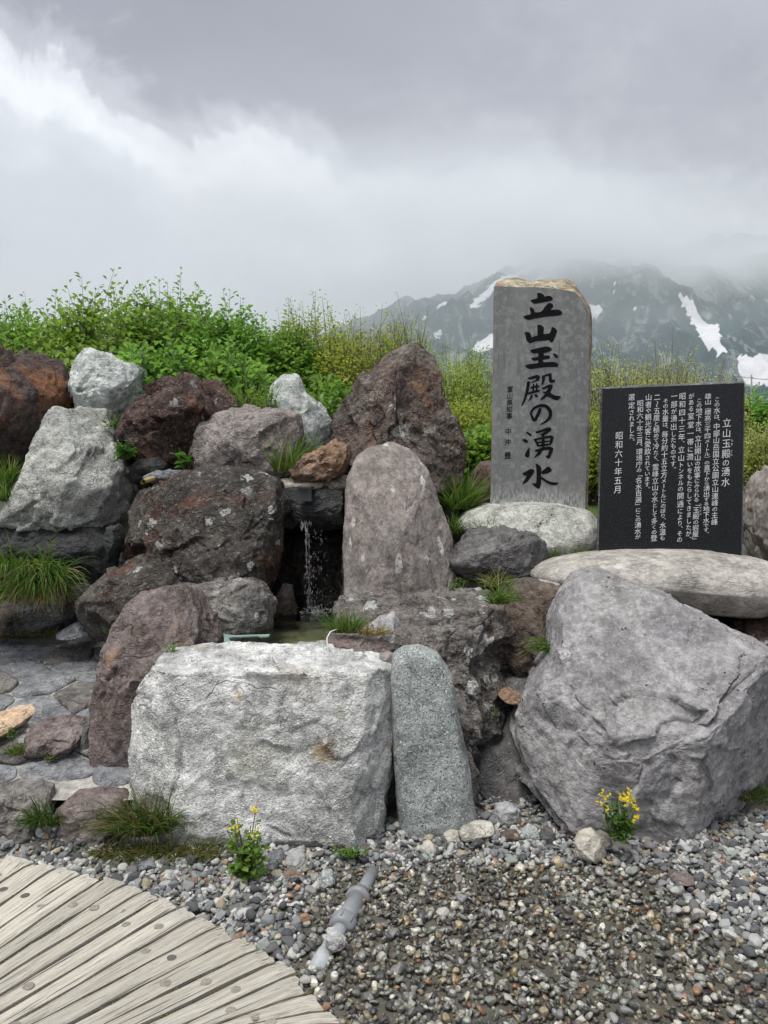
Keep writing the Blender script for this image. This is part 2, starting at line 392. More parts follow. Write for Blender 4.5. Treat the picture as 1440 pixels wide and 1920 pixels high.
def leaf_mat(name, trans=.48, rough=.5):
    n = NT(name)
    at = n.N('ShaderNodeAttribute'); at.attribute_name = 'Col'
    p = n.principled(at.outputs['Color'], rough, None, .35)
    tr = n.N('ShaderNodeBsdfTranslucent')
    n.L(n.mix(1.0, at.outputs['Color'], (1.15, 1.25, .75), 'MULTIPLY'), tr.inputs['Color'])
    mx = n.N('ShaderNodeMixShader'); mx.inputs[0].default_value = trans
    n.L(p, mx.inputs[1]); n.L(tr.outputs[0], mx.inputs[2])
    return n.done(mx.outputs[0])
M['leaf'] = leaf_mat('leaf')
M['petal'] = leaf_mat('petal', .3, .6)
def plain(name, col, rough=.7, var=.25, scale=12, bump=.3, spec=.4):
    n = NT(name); v = n.coord()
    f = n.noise(v, scale, 6, .6)
    c = n.mix(1.0, col, n.ramp(f, .25, .75, 1 - var, 1 + var), 'MULTIPLY')
    return n.done(n.principled(c, rough, n.bump(f, bump, .01), spec))
M['twig'] = plain('twig', (.13, .10, .075), .85)
M['twig_green'] = plain('twig_green', (.10, .13, .05), .8)
M['ink'] = plain('ink', (.006, .006, .008), .7, .5, 40, .2, .12)
M['engraved_white'] = plain('engraved_white', (.72, .73, .74), .8, .15, 60)
M['pvc'] = plain('pvc', (.22, .23, .24), .45, .12, 30, .05)
M['pvc_pale'] = plain('pvc_pale', (.38, .405, .42), .5, .18, 25, .05)
M['bamboo'] = plain('bamboo', (.50, .38, .16), .5, .2, 30, .1)
M['black_plate'] = plain('black_plate', (.05, .055, .058), .5, .2, 20, .1)
M['teal_sheet'] = plain('teal_sheet', (.22, .32, .30), .5, .15, 20, .1)

# ------------------------------------------------------------------ ground
PAV = ([3.1, 3.5, 3.62, 3.8, 4.2, 4.85], [.13, .18, .21, .275, .37, .48])
def pav(y): return np.interp(y, *PAV)
def sstep(a, b, x):
    t = np.clip((x - a) / (b - a), 0, 1); return t * t * (3 - 2 * t)
def ground_z(x, y):
    x, y = np.asarray(x, float), np.asarray(y, float)
    mid = np.interp(y, [3.3, 3.6, 3.9, 4.3, 4.75, 5.22, 5.4, 5.65, 6.5, 10, 22, 120, 700, 3000], [0, .04, .30, .44, .50, .55, 1.25, 1.52, 1.72, 1.85, 1.4, -2, 0, 10])
    rgt = np.interp(y, [3.3, 3.6, 4.0, 4.4, 4.8, 5.2, 5.6, 6.5, 10, 22, 120, 700, 3000], [0, .03, .32, .58, .80, .98, 1.10, 1.28, 1.5, 1.2, -2, 0, 10])
    lft = np.where(y < 4.8, pav(y) - .06, np.interp(y, [4.8, 5.1, 5.4, 5.8, 7, 10, 22, 120, 700, 3000], [.44, .95, 1.32, 1.58, 1.72, 1.85, 1.4, -2, 0, 10]))
    lft = np.where(y < 3.2, np.interp(y, [3.02, 3.2], [0, .14]), lft)
    a = sstep(-1.2, -1.02, x); b = sstep(.35, .75, x)
    z = lft * (1 - a) + mid * a * (1 - b) + rgt * b
    # the gravel bed: dry banks left and right of the wet middle
    g = .02 * sstep(-.15, -.5, x) * sstep(3.3, 2.9, y) + .03 * sstep(1.0, 1.45, x) * sstep(2.25, 2.6, y) * sstep(3.4, 3.1, y)
    return z + g
def build_ground():
    def axis(a, b, st, far):
        c = list(np.arange(a, b + 1e-6, st)); s = st
        lo, hi = [a], [b]
        while hi[-1] < far: s *= 1.35; hi.append(hi[-1] + s)
        s = st
        while lo[-1] > -far: s *= 1.35; lo.append(lo[-1] - s)
        return np.array(lo[:0:-1] + c + hi[1:])
    xs, ys = axis(-4, 4, .07, 4000), axis(1, 8, .07, 4000)
    X, Y = np.meshgrid(xs, ys); X, Y = X.ravel(), Y.ravel()
    Z = ground_z(X, Y)
    near = sstep(30, 8, np.hypot(X, Y))
    p = np.stack([X, Y, Z * 0], 1)
    Z = Z + near * (.012 * fbm(p * 5, 3) + .03 * fbm(p * 1.3 + 5, 2) * sstep(3.3, 4.5, Y)) - .002
    nx, ny = len(xs), len(ys)
    i = np.arange((ny - 1) * nx).reshape(ny - 1, nx)[:, :-1].ravel()
    Fc = np.stack([i, i + 1, i + nx + 1, i + nx], 1)
    n = NT('soil'); v = n.coord(False)
    c = n.mix(n.ramp(n.noise(v, 3, 6), .4, .6), (.125, .12, .108), (.17, .163, .148))
    c = n.mix(n.ramp(n.noise(v, 60, 5, .7), .4, .65), c, (.16, .15, .13))
    c = n.mix(n.ramp(n.noise(v, 130, 3, .7), .58, .66), c, (.30, .29, .27))
    sp = n.N('ShaderNodeSeparateXYZ'); n.L(v, sp.inputs[0])
    gy = n.math('ADD', sp.outputs[1], n.math('MULTIPLY', n.noise(v, 2, 4), 1.2))
    gr = n.mix(n.noise(v, 4, 6), (.05, .08, .018), (.085, .12, .03))
    c = n.mix(n.ramp(gy, 5.6, 6.4), c, gr)
    m = n.done(n.principled(c, .9, n.bump(n.noise(v, 45, 6, .7), .7, .02), .3))
    o = obj('ground', mesh_np('ground', np.stack([X, Y, Z], 1), Fc), m); tag(o, kind='structure')
build_ground()

# ------------------------------------------------------------------ mountains, far hills, mist
def inside(poly, x, y):
    r = np.zeros(x.shape, bool); j = len(poly) - 1
    for i in range(len(poly)):
        xi, yi = poly[i]; xj, yj = poly[j]
        c = ((yi > y) != (yj > y)) & (x < (xj - xi) * (y - yi) / (yj - yi + 1e-12) + xi)
        r ^= c; j = i
    return r
SNOW = [[(1002, 494), (985, 505), (940, 520), (922, 532), (905, 548), (878, 574), (888, 580), (906, 566), (926, 545), (960, 528), (1000, 505)],
        [(930, 612), (925, 622), (900, 640), (882, 656), (905, 662), (930, 650), (940, 630)],
        [(1098, 570), (1122, 572), (1140, 580), (1118, 592), (1108, 604), (1096, 604)],
        [(1268, 552), (1288, 556), (1304, 574), (1316, 602), (1346, 608), (1350, 630), (1359, 658), (1350, 668), (1334, 656), (1316, 636), (1300, 606), (1283, 580)],
        [(1378, 668), (1420, 664), (1470, 655), (1500, 720), (1400, 722), (1388, 700)],
        [(816, 574), (838, 562), (842, 566), (822, 578)], [(788, 600), (798, 594), (800, 600), (790, 604)], [(812, 628), (828, 616), (826, 628), (816, 636)],
        [(1008, 518), (1026, 512), (1034, 517), (1012, 524)], [(1140, 534), (1152, 531), (1152, 536)], [(1150, 548), (1158, 556), (1152, 560)], [(1186, 580), (1198, 574), (1192, 584)]]
def build_mountain():
    nx, ny = 460, 220
    xs = np.linspace(-900, 1150, nx); ys = np.linspace(520, 1700, ny)
    X, Y = np.meshgrid(xs, ys); X, Y = X.ravel(), Y.ravel()
    top = np.interp(X, [-900, -500, -300, -31, 83, 166, 240, 300, 360, 520, 760, 1150], [40, 90, 150, 312, 345, 368, 405, 432, 440, 455, 465, 440])
    p = np.stack([X, Y, X * 0], 1)
    t = np.clip((Y - 560) / 940, 0, 1)
    rise = t ** 1.15
    Z = 2 + top * rise
    # spurs and gullies running down the slope
    q = np.stack([X / 120 + .35 * perlin(p / 230), Y / 620, X * 0 + 2.2], 1)
    sp = ridged(q, 3)
    Z += (sp - .6) * 50 * np.sin(np.pi * np.clip(t * .92, 0, 1)) ** .7
    Z += fbm(p / 75, 5, .55) * 24 * np.clip(t * 3, 0, 1)
    Z = np.where(Y > 1500, Z - (Y - 1500) * .45, Z)
    px = CX + F * X / Y; py = HY - F * (Z - EYE) / Y
    jx = px + fbm(p / 14 + 3, 3) * 7; jy = py + fbm(p / 14 + 9, 3) * 7
    s = np.zeros(len(X))
    for poly in SNOW: s = np.maximum(s, inside(poly, jx, jy))
    i = np.arange((ny - 1) * nx).reshape(ny - 1, nx)[:, :-1].ravel()
    me = mesh_np('mountain', np.stack([X, Y, Z], 1), np.stack([i, i + 1, i + nx + 1, i + nx], 1))
    add_col(me, np.stack([s, s, s], 1), 'snow')
    n = NT('alpine_slope'); v = n.coord(False)
    at = n.N('ShaderNodeAttribute'); at.attribute_name = 'snow'
    g = n.mix(n.ramp(n.noise(v, .012, 8, .65), .42, .58), (.010, .036, .048), (.030, .068, .074))
    g = n.mix(n.ramp(n.noise(n.mapping(v, (1.6, .5, .5)), .035, 8, .74, .8), .53, .60), g, (.17, .20, .20))
    g = n.mix(n.ramp(n.noise(n.mapping(v, (1, .35, .5)), .035, 6, .7), .59, .65), g, (.24, .25, .25))
    c = n.mix(n.ramp(n.math('ADD', at.outputs['Fac'], n.math('MULTIPLY', n.math('SUBTRACT', n.noise(v, .09, 5, .7), .5), .7)), .35, .65), g, n.mix(n.ramp(n.noise(v, .02, 6, .7), .4, .65), (.72, .72, .75), (.56, .56, .58)))
    tag(obj('mountain', me, n.done(n.principled(c, .95, None, .1))), kind='structure')
    # the far rounded hills beyond the plateau
    nx, ny = 120, 24
    xs = np.linspace(-2600, 300, nx); ys = np.linspace(2300, 3300, ny)
    X, Y = np.meshgrid(xs, ys); X, Y = X.ravel(), Y.ravel()
    crest = np.interp(X, [-2600, -1200, -700, -420, -330, -220, -60, 120, 300], [480, 500, 530, 545, 520, 545, 480, 360, 250])
    t = np.clip((Y - 2300) / 500, 0, 1.6)
    Z = crest * np.sin(np.clip(t, 0, 1.6) * math.pi / 2) + fbm(np.stack([X, Y, X * 0], 1) / 240, 4) * 22
    i = np.arange((ny - 1) * nx).reshape(ny - 1, nx)[:, :-1].ravel()
    n = NT('far_slope'); v = n.coord(False)
    g = n.mix(n.ramp(n.noise(v, .006, 7, .65), .42, .58), (.05, .08, .06), (.11, .13, .11))
    tag(obj('hills', mesh_np('hills', np.stack([X, Y, Z], 1), np.stack([i, i + 1, i + nx + 1, i + nx], 1)), n.done(n.principled(g, .95, None, .1))), kind='structure')
build_mountain()

def build_mist():
    """low cloud and mist in front of and around the mountain: thin below, thick round the summit"""
    mb = MB(); mb.box((100, 0, 0), (1300, 650, 290))
    n = NT('mist')
    tc = n.N('ShaderNodeTexCoord'); v = tc.outputs['Object']
    sp = n.N('ShaderNodeSeparateXYZ'); n.L(v, sp.inputs[0])
    x, y, z = sp.outputs
    nz = n.noise(n.mapping(v, (1, 1, 1.5)), .0065, 6, .6, .3)
    nb = n.noise(n.mapping(v, (1, 1, 1.3), loc=(300, 0, 50)), .0022, 3, .5)
    # altitude of the cloud base (object z = altitude - 290), lower to the east
    zz = n.math('ADD', z, n.math('MULTIPLY', n.math('SUBTRACT', nz, .5), 190.0))
    zz = n.math('ADD', zz, n.math('MULTIPLY', n.math('SUBTRACT', nb, .5), 90.0))
    zz = n.math('ADD', zz, n.math('MULTIPLY', n.ramp(x, 180, 620), 85.0))
    body = n.math('MULTIPLY', n.ramp(zz, 34, 118), n.ramp(zz, 215, 150))
    body = n.math('MULTIPLY', body, n.ramp(x, -450, -40))
    body = n.math('MULTIPLY', body, n.math('MULTIPLY', n.ramp(y, -240, -110), n.ramp(y, 600, 400)))
    low = n.math('MULTIPLY', n.ramp(y, -650, -500), n.ramp(z, 180, 20))
    wisp = n.math('MULTIPLY', n.math('MULTIPLY', n.ramp(nz, .55, .72), n.ramp(z, -150, 0)), n.math('MULTIPLY', n.ramp(x, -200, 400), n.math('MULTIPLY', n.ramp(y, -450, -350), n.ramp(y, 150, -50))))
    den = n.math('ADD', n.math('MULTIPLY', body, .0095), n.math('ADD', n.math('MULTIPLY', low, .0010), n.math('MULTIPLY', wisp, .005)))
    pv = n.N('ShaderNodeVolumePrincipled')
    pv.inputs['Color'].default_value = (.955, .98, 1.0, 1)
    n.L(den, pv.inputs['Density'])
    n.L(pv.outputs[0], n.out.inputs['Volume'])
    n.m.volume_intersection_method = 'FAST' if hasattr(n.m, 'volume_intersection_method') else None
    o = mb.build('mist', n.m, None, (0, 1200, 290))
    tag(o, 'grey cloud and mist hanging on the mountain behind the stones', 'mist', kind='stuff')
build_mist()

# ------------------------------------------------------------------ rocks
def rock(name, label, outline, d, T, mat, n=2.8, tilt=.25, seed=0, sub=6, amp=1.0, cuts=(), facets=7, back=None, cat='rock', group=None, hi=1.0, yaw=0, chis=1.45):
    """A stone with its own depth: the outline gives its girth across the view, T its half depth; planes cut facets and noise roughens it."""
    rs = np.random.RandomState(seed * 7 + 11)
    pts = np.array([P(px, py, d)[:] for px, py in outline])
    xz = pts[:, [0, 2]]
    # dense outline and centroid
    nxt = np.roll(xz, -1, 0); cr = xz[:, 0] * nxt[:, 1] - nxt[:, 0] * xz[:, 1]
    A = cr.sum() / 2
    c = ((xz + nxt) * cr[:, None]).sum(0) / (6 * A)
    t = np.linspace(0, 1, 40, endpoint=False)[None, :, None]
    dense = (xz[:, None] * (1 - t) + nxt[:, None] * t).reshape(-1, 2) - c
    th = np.arctan2(dense[:, 1], dense[:, 0]); R = np.hypot(dense[:, 0], dense[:, 1])
    o_ = np.argsort(th); th, R = th[o_], R[o_]
    g = np.linspace(-np.pi, np.pi, 720, endpoint=False)
    Rg = np.interp(g, np.r_[th - 2 * np.pi, th, th + 2 * np.pi], np.r_[R, R, R])
    k = np.hanning(11); k /= k.sum()
    Rg = np.convolve(np.r_[Rg[-5:], Rg, Rg[:5]], k, 'valid')
    U, Fc = ico(sub)
    ang = np.arctan2(U[:, 2], U[:, 0]); r = np.hypot(U[:, 0], U[:, 2]); s = np.abs(U[:, 1])
    kk = (r ** n + s ** n) ** (-1 / n)
    Rv = np.interp(ang, np.r_[g, np.pi], np.r_[Rg, Rg[0]])
    rho = r * kk; eta = U[:, 1] * kk
    size = math.sqrt(abs(A) / math.pi)
    Tb = back or T
    X = rho * Rv * np.cos(ang); Z = rho * Rv * np.sin(ang); Y = np.where(eta < 0, eta * T, eta * Tb)
    V = np.stack([X, Y, Z], 1)
    ext = np.array([np.abs(X).max(), T, np.abs(Z).max()])
    pl = [(np.array(q[:3]) / np.linalg.norm(q[:3]), q[3], q[4] if len(q) > 4 else .92) for q in cuts]
    for _ in range(facets):
        q = rs.normal(size=3); q[1] = -abs(q[1]) - .45; q /= np.linalg.norm(q)
        pl.append((q, rs.uniform(.72, .95), .8))
    for q, off, st in pl:
        Vn = V / ext
        dd = Vn @ q - off
        m = dd > 0
        V[m] -= (q * dd[m][:, None] * st) * ext
    V[:, 1] += tilt * V[:, 2]
    nr = V / ext; nr /= np.linalg.norm(nr, axis=1)[:, None] + 1e-9
    q = V / size + seed * 3.7
    h = .055 * fbm(q * 1.3, 3) + .045 * ridged(q * 2.4 + 4, 2) * .5 + .028 * fbm(q * 5, 3) * hi
    if sub >= 6: h = h + .013 * ridged(q * 11, 2) * hi * .6 + .010 * fbm(q * 24, 2) * hi
    if sub >= 7: h = h + .005 * ridged(q * 42, 2) * hi
    # fractured facets: each patch of the surface is its own slightly tilted plane
    Uw = U + .22 * np.stack([fbm(U * 2.2 + seed, 3), fbm(U * 2.2 + seed + 31, 3), fbm(U * 2.2 + seed + 67, 3)], 1)
    for K, ga, gb in ((22, .06, .008), (90, .055, .005), (380, .05, .0022)):
        if K > 300 and sub < 6: continue
        cc = rs.normal(size=(K, 3)); cc /= np.linalg.norm(cc, axis=1)[:, None]
        ix = np.argmax(Uw @ cc.T, 1)
        gv = rs.normal(size=(K, 3)) * ga; ob = rs.normal(size=K) * gb
        h = h + chis * (np.einsum('ij,ij->i', gv[ix], Uw - cc[ix]) + ob[ix])
    V = V + nr * (h * size * amp)[:, None]
    # fit the finished stone to the width and height its outline has at this distance
    ol = np.array(outline, float)
    for _ in range(3):
        W = V + (c[0], d, c[1])
        qx, qy = CX + F * W[:, 0] / W[:, 1], HY - F * (W[:, 2] - EYE) / W[:, 1]
        for ax, q_, o_, sg in ((0, qx, ol[:, 0], 1), (2, qy, ol[:, 1], -1)):
            q0, q1 = np.percentile(q_, (.7, 99.3))
            sc = (o_.max() - o_.min()) / (q1 - q0)
            mid = (o_.max() + o_.min() - q1 - q0) / 2 / F * d * sg
            V[:, ax] = V[:, ax] * sc + mid
    V[:, [0, 2]] *= 1.03
    if yaw:
        ca, sa = math.cos(yaw), math.sin(yaw); V[:, [0, 1]] = V[:, [0, 1]] @ np.array([[ca, sa], [-sa, ca]])
    base = V[:, 2].min()
    V[:, 2] -= base
    me = mesh_np(name, V, Fc)
    o = obj(name, me, M[mat] if isinstance(mat, str) else mat, None, (c[0], d, c[1] + base))
    if label: tag(o, label, cat, group)
    return o

B = 'boulder'
# --- back row
rock('boulder', 'rust brown boulder with orange stains at the far left edge below the shrubs', [(-110, 700), (-40, 676), (0, 671), (60, 666), (100, 667), (120, 695), (132, 735), (134, 790), (100, 850), (40, 880), (-40, 890), (-110, 880)], 5.75, .4, 'rust_brown', 3.2, .15, 1, 6, cat=B)
rock('boulder', 'pale grey-green boulder with a notched top between rust and brown boulders', [(133, 730), (140, 695), (168, 659), (195, 662), (225, 680), (262, 682), (274, 690), (275, 725), (268, 770), (220, 800), (150, 800), (132, 770)], 5.85, .35, 'granite_pale', 3.4, .2, 2, 6, cat=B, hi=.7)
rock('boulder', 'dark brown knobbly lava boulder below the shrubs, with white lichen', [(226, 805), (240, 768), (285, 732), (335, 708), (365, 712), (390, 706), (432, 748), (444, 790), (430, 850), (370, 885), (300, 878), (236, 845)], 5.5, .38, 'lava_brown', 2.8, .3, 3, 6, amp=1.5, cat=B)
rock('boulder', 'large whitish speckled boulder leaning on the dark ledge at left', [(30, 850), (60, 795), (85, 773), (110, 776), (135, 769), (168, 773), (195, 805), (215, 850), (240, 890), (256, 925), (246, 985), (205, 1010), (100, 1005), (4, 1000), (10, 920)], 5.3, .40, 'granite_mid', 3, .3, 4, 6, cat=B, hi=.8)
rock('boulder', 'pinkish grey blocky boulder behind the big dark boulder', [(366, 850), (375, 795), (392, 770), (450, 765), (510, 772), (556, 787), (565, 830), (555, 890), (450, 915), (380, 910), (364, 890)], 5.25, .35, 'pink_grey', 3.4, .3, 5, 6, amp=1.2, cat=B)
rock('boulder', 'small pointed white boulder between pinkish boulder and dark peaked boulder', [(512, 730), (530, 710), (548, 707), (562, 716), (570, 742), (602, 768), (624, 800), (620, 840), (590, 870), (530, 870), (500, 820)], 5.7, .28, 'granite_pale', 2.6, .2, 6, 6, amp=.8, cat=B, hi=.6)
rock('boulder', 'tall dark brown boulder rising to a peak beside the stele', [(622, 800), (640, 765), (672, 730), (690, 700), (715, 690), (738, 668), (762, 657), (785, 660), (812, 685), (828, 735), (848, 780), (866, 845), (866, 900), (848, 945), (780, 960), (690, 940), (640, 890), (624, 850)], 5.35, .42, 'peak_brown', 2.6, .2, 7, 7, cuts=[(-.75, -.65, .2, .62), (.5, -.8, .3, .7)], amp=1.15, cat=B)
rock('rock', 'reddish brown rock half hidden behind the foot of the stele', [(862, 945), (880, 905), (905, 870), (930, 866), (945, 890), (945, 970), (880, 975)], 5.55, .25, 'red_brown', 2.8, .2, 8, 5)
# --- ledges and the spring
rock('rock', 'cream cement ledge stone above the spring mouth', [(505, 905), (530, 893), (600, 890), (655, 893), (665, 915), (655, 945), (520, 945)], 5.1, .24, 'cement_cream', 4, 0, 9, 5, amp=.5)
rock('rock', 'orange brown wedge stone lying on the cream ledge', [(548, 884), (575, 862), (610, 842), (632, 829), (652, 838), (656, 860), (646, 892), (610, 905), (575, 906), (552, 900)], 4.95, .17, 'orange_brown', 2.7, .1, 10, 6, amp=1.3)
rock('rock', 'dark wet slate lip stone over the little waterfall', [(524, 925), (545, 914), (600, 911), (640, 917), (648, 945), (646, 985), (600, 1000), (560, 992), (526, 982)], 4.95, .2, 'slate_dark', 3.6, .1, 11, 6, amp=1.1)
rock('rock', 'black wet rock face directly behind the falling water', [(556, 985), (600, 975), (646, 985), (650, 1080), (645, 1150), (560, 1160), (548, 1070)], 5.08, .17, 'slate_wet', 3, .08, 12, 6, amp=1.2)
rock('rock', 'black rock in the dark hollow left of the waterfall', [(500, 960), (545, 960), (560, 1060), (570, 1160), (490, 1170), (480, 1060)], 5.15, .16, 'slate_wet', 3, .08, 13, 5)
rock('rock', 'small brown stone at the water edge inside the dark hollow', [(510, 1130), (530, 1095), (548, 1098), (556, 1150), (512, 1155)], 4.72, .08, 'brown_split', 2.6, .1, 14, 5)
rock('boulder', 'big dark lichen-spotted boulder left of the waterfall', [(238, 985), (252, 930), (275, 903), (340, 882), (420, 879), (490, 886), (522, 905), (532, 950), (528, 1030), (516, 1090), (490, 1140), (400, 1160), (310, 1160), (250, 1150), (236, 1070)], 4.75, .45, 'dark_lichen', 3, .28, 15, 7, amp=1.1, cat=B, cuts=[(-.8, -.6, .1, .72), (.1, -.9, .5, .82)])
rock('rock', 'dark sloping rock under the big lichen-spotted boulder beside the paving', [(148, 1130), (190, 1085), (250, 1048), (310, 1030), (390, 1060), (400, 1110), (330, 1130), (280, 1175), (215, 1200), (165, 1195)], 4.5, .3, 'dark_lichen', 2.6, .3, 16, 6, amp=1.1)
rock('rock', 'black slate ledge under the large whitish boulder', [(-90, 1000), (0, 982), (100, 976), (195, 984), (222, 1000), (226, 1050), (205, 1080), (165, 1106), (110, 1082), (40, 1055), (-90, 1040)], 5.12, .30, 'slate_dark', 3, -.1, 17, 6, amp=1.1)
rock('rock', 'small upright black slate block wedged beside the big dark boulder', [(194, 990), (226, 984), (234, 1000), (232, 1035), (212, 1042), (198, 1020)], 4.62, .09, 'slate_dark', 3.6, .05, 18, 5)
rock('rock', 'dark rock below the hanging grass next to the sloping rock', [(120, 1120), (150, 1095), (180, 1110), (180, 1170), (140, 1185), (118, 1160)], 4.72, .14, 'slate_dark', 3, .2, 19, 5)
rock('rock', 'low dark rock under the straw of the hanging grass', [(-30, 1140), (40, 1130), (110, 1135), (130, 1165), (120, 1190), (60, 1196), (-30, 1195)], 4.85, .16, 'slate_dark', 2.8, .2, 20, 5)
rock('rock', 'pointed grey slate lying at the back corner of the paving', [(108, 1188), (128, 1172), (142, 1166), (175, 1182), (192, 1192), (180, 1202), (112, 1200)], 4.55, .13, 'slate_blue', 2.6, .2, 21, 5)
rock('rock', 'dark small stone tucked behind brown lava boulder foot', [(245, 880), (262, 862), (300, 858), (318, 872), (316, 900), (250, 906)], 5.2, .14, 'slate_dark', 2.8, .2, 22, 5)
rock('rock', 'flat grey stone lying on top of the big dark boulder', [(272, 895), (300, 884), (350, 880), (362, 888), (340, 905), (275, 908)], 5.05, .14, 'slate_blue', 3.2, .1, 23, 5)
# --- centre
rock('boulder', 'mauve grey leaning slab boulder with oval white lichen right of waterfall', [(648, 985), (654, 910), (670, 868), (695, 848), (735, 838), (768, 853), (798, 888), (820, 945), (840, 1010), (850, 1060), (846, 1125), (780, 1140), (700, 1145), (650, 1140), (646, 1060)], 4.55, .3, 'slab_mauve', 3.4, .22, 24, 7, cuts=[(.72, -.66, .2, .70), (-.5, -.85, 0, .85)], amp=.7, cat=B, hi=.7, chis=.35, facets=3)
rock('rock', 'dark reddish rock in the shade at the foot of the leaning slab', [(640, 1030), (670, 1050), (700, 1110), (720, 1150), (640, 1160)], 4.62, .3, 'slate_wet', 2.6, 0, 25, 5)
rock('rock', 'flat topped grey block with lichen standing at the pool edge', [(316, 1100), (345, 1086), (420, 1084), (468, 1082), (498, 1095), (513, 1130), (512, 1190), (450, 1205), (400, 1205), (370, 1160), (340, 1130)], 4.25, .22, 'block_grey', 4, .15, 26, 6, cuts=[(-.2, -.3, .93, .80), (.75, -.6, .2, .72), (0, -.98, -.1, .8)], amp=1.0)
rock('boulder', 'brown mauve upright boulder at the left corner of the pool', [(205, 1190), (222, 1140), (245, 1118), (300, 1106), (338, 1103), (356, 1125), (372, 1165), (376, 1215), (330, 1270), (300, 1330), (285, 1400), (270, 1465), (188, 1462), (186, 1400), (171, 1315), (182, 1250)], 3.75, .28, 'mauve_grey', 3, .25, 27, 6, amp=1.0, cat=B)
rock('rock', 'brown stone sloping down into the pool behind upright boulder', [(335, 1115), (352, 1106), (372, 1122), (398, 1160), (416, 1195), (418, 1235), (360, 1255), (325, 1200)], 3.95, .2, 'mauve_grey', 2.8, .2, 28, 6)
rock('rock', 'little grey stone beside the top left corner of the white boulder', [(288, 1240), (300, 1216), (316, 1213), (330, 1230), (320, 1262), (290, 1262)], 3.55, .1, 'block_grey', 2.6, .1, 29, 5)
rock('rock', 'rough lichen-patched lava rock behind the rounded green stone', [(636, 1150), (650, 1128), (700, 1117), (760, 1122), (840, 1108), (905, 1113), (940, 1135), (954, 1200), (956, 1275), (938, 1340), (905, 1400), (860, 1425), (780, 1420), (720, 1380), (690, 1290), (650, 1220)], 4.0, .4, 'lava_grey', 3.2, .3, 30, 7, amp=1.5, cuts=[(0, -.25, .97, .74), (.8, -.55, 0, .78)])
rock('rock', 'whitish lichen ridge stone beside the tuft on the pool edge', [(690, 1175), (712, 1152), (738, 1150), (752, 1180), (755, 1225), (715, 1235), (695, 1210)], 3.72, .14, 'andesite_grey', 2.6, .2, 31, 5, amp=1.3)
rock('rock', 'purple grey flat stone carrying the grass tuft at the pool edge', [(613, 1198), (625, 1187), (680, 1188), (722, 1194), (734, 1212), (728, 1236), (690, 1245), (615, 1240)], 3.6, .15, 'mauve_grey', 3.2, .1, 32, 6)
rock('rock', 'small pale round stone wedged on top between white and green stones', [(710, 1238), (714, 1226), (728, 1221), (741, 1228), (742, 1246), (725, 1254)], 3.42, .06, 'pink_grey', 2.6, .1, 33, 5)
rock('rock', 'charcoal grey angular rock below the stele base', [(842, 1052), (862, 1022), (905, 988), (935, 990), (985, 1006), (1022, 1030), (1020, 1065), (1000, 1085), (925, 1098), (860, 1085)], 4.55, .26, 'andesite_dark', 2.8, .3, 34, 6, amp=1.3, facets=10)
rock('rock', 'brown grey split rock under the charcoal rock left of the big boulder', [(925, 1130), (945, 1098), (985, 1087), (1060, 1100), (1082, 1118), (1072, 1165), (1055, 1235), (1020, 1275), (960, 1285), (935, 1220)], 4.05, .26, 'brown_split', 3.2, .25, 35, 6, amp=1.2, cuts=[(-.6, -.75, .2, .66), (.5, -.85, .1, .7)])
rock('rock', 'sandy grey flat stone on top of the brown split rock', [(985, 1096), (1005, 1083), (1045, 1086), (1070, 1100), (1050, 1112), (1000, 1110)], 4.2, .14, 'mortar', 3, .1, 36, 5, amp=.5)
rock('rock', 'thin reddish brown slab jutting out below the brown split rock', [(935, 1302), (950, 1288), (1000, 1290), (1018, 1302), (1005, 1318), (960, 1322)], 3.72, .13, 'orange_brown', 3.2, .05, 37, 5)
rock('rock', 'grey slab above the thin reddish slab beside the big boulder', [(940, 1280), (955, 1266), (1030, 1264), (1046, 1280), (1030, 1300), (950, 1298)], 3.85, .15, 'andesite_dark', 3.4, .05, 38, 5)
rock('rock', 'smooth dark grey slab in the shade between green stone and big boulder', [(880, 1465), (895, 1410), (930, 1345), (960, 1316), (1010, 1312), (1060, 1350), (1060, 1480), (1010, 1530), (930, 1535), (885, 1510)], 3.78, .2, 'andesite_dark', 3.2, .45, 39, 6, amp=.6, facets=3)
rock('rock', 'small dark stone leaning on the right foot of the green stone', [(862, 1430), (868, 1408), (884, 1415), (896, 1450), (898, 1490), (884, 1515), (868, 1500)], 3.5, .07, 'lava_grey', 2.6, .1, 40, 5)
rock('boulder', 'huge smooth grey boulder with a pointed top at lower right', [(1044, 1262), (1056, 1190), (1080, 1135), (1112, 1095), (1148, 1078), (1180, 1090), (1275, 1138), (1340, 1182), (1420, 1232), (1478, 1280), (1490, 1390), (1432, 1485), (1350, 1560), (1240, 1595), (1120, 1590), (1040, 1545), (995, 1490), (976, 1420), (980, 1375), (1010, 1320)], 3.55, .5, 'andesite_grey', 2.9, .42, 41, 7, amp=.8, facets=4, cuts=[(.62, -.62, -.48, .52, .9), (-.12, -.86, .48, .68, .95), (-.1, -.85, -.52, .66, .95)], cat=B, hi=.8, chis=1.0)
rock('rock', 'reddish brown rock under the black plaque stone at right edge', [(1368, 1190), (1392, 1160), (1440, 1150), (1520, 1165), (1530, 1270), (1440, 1280), (1390, 1240)], 4.15, .26, 'red_brown', 2.8, .2, 42, 6)
rock('rock', 'dark rock in the gap below the flat plaque base', [(1270, 1140), (1330, 1150), (1380, 1160), (1380, 1240), (1290, 1230)], 4.5, .16, 'slate_dark', 2.8, 0, 43, 5)
rock('rock', 'grey stone just under the plaque base at the right edge', [(1388, 1165), (1410, 1150), (1470, 1145), (1500, 1165), (1440, 1180)], 4.3, .16, 'andesite_grey', 2.8, 0, 44, 5)
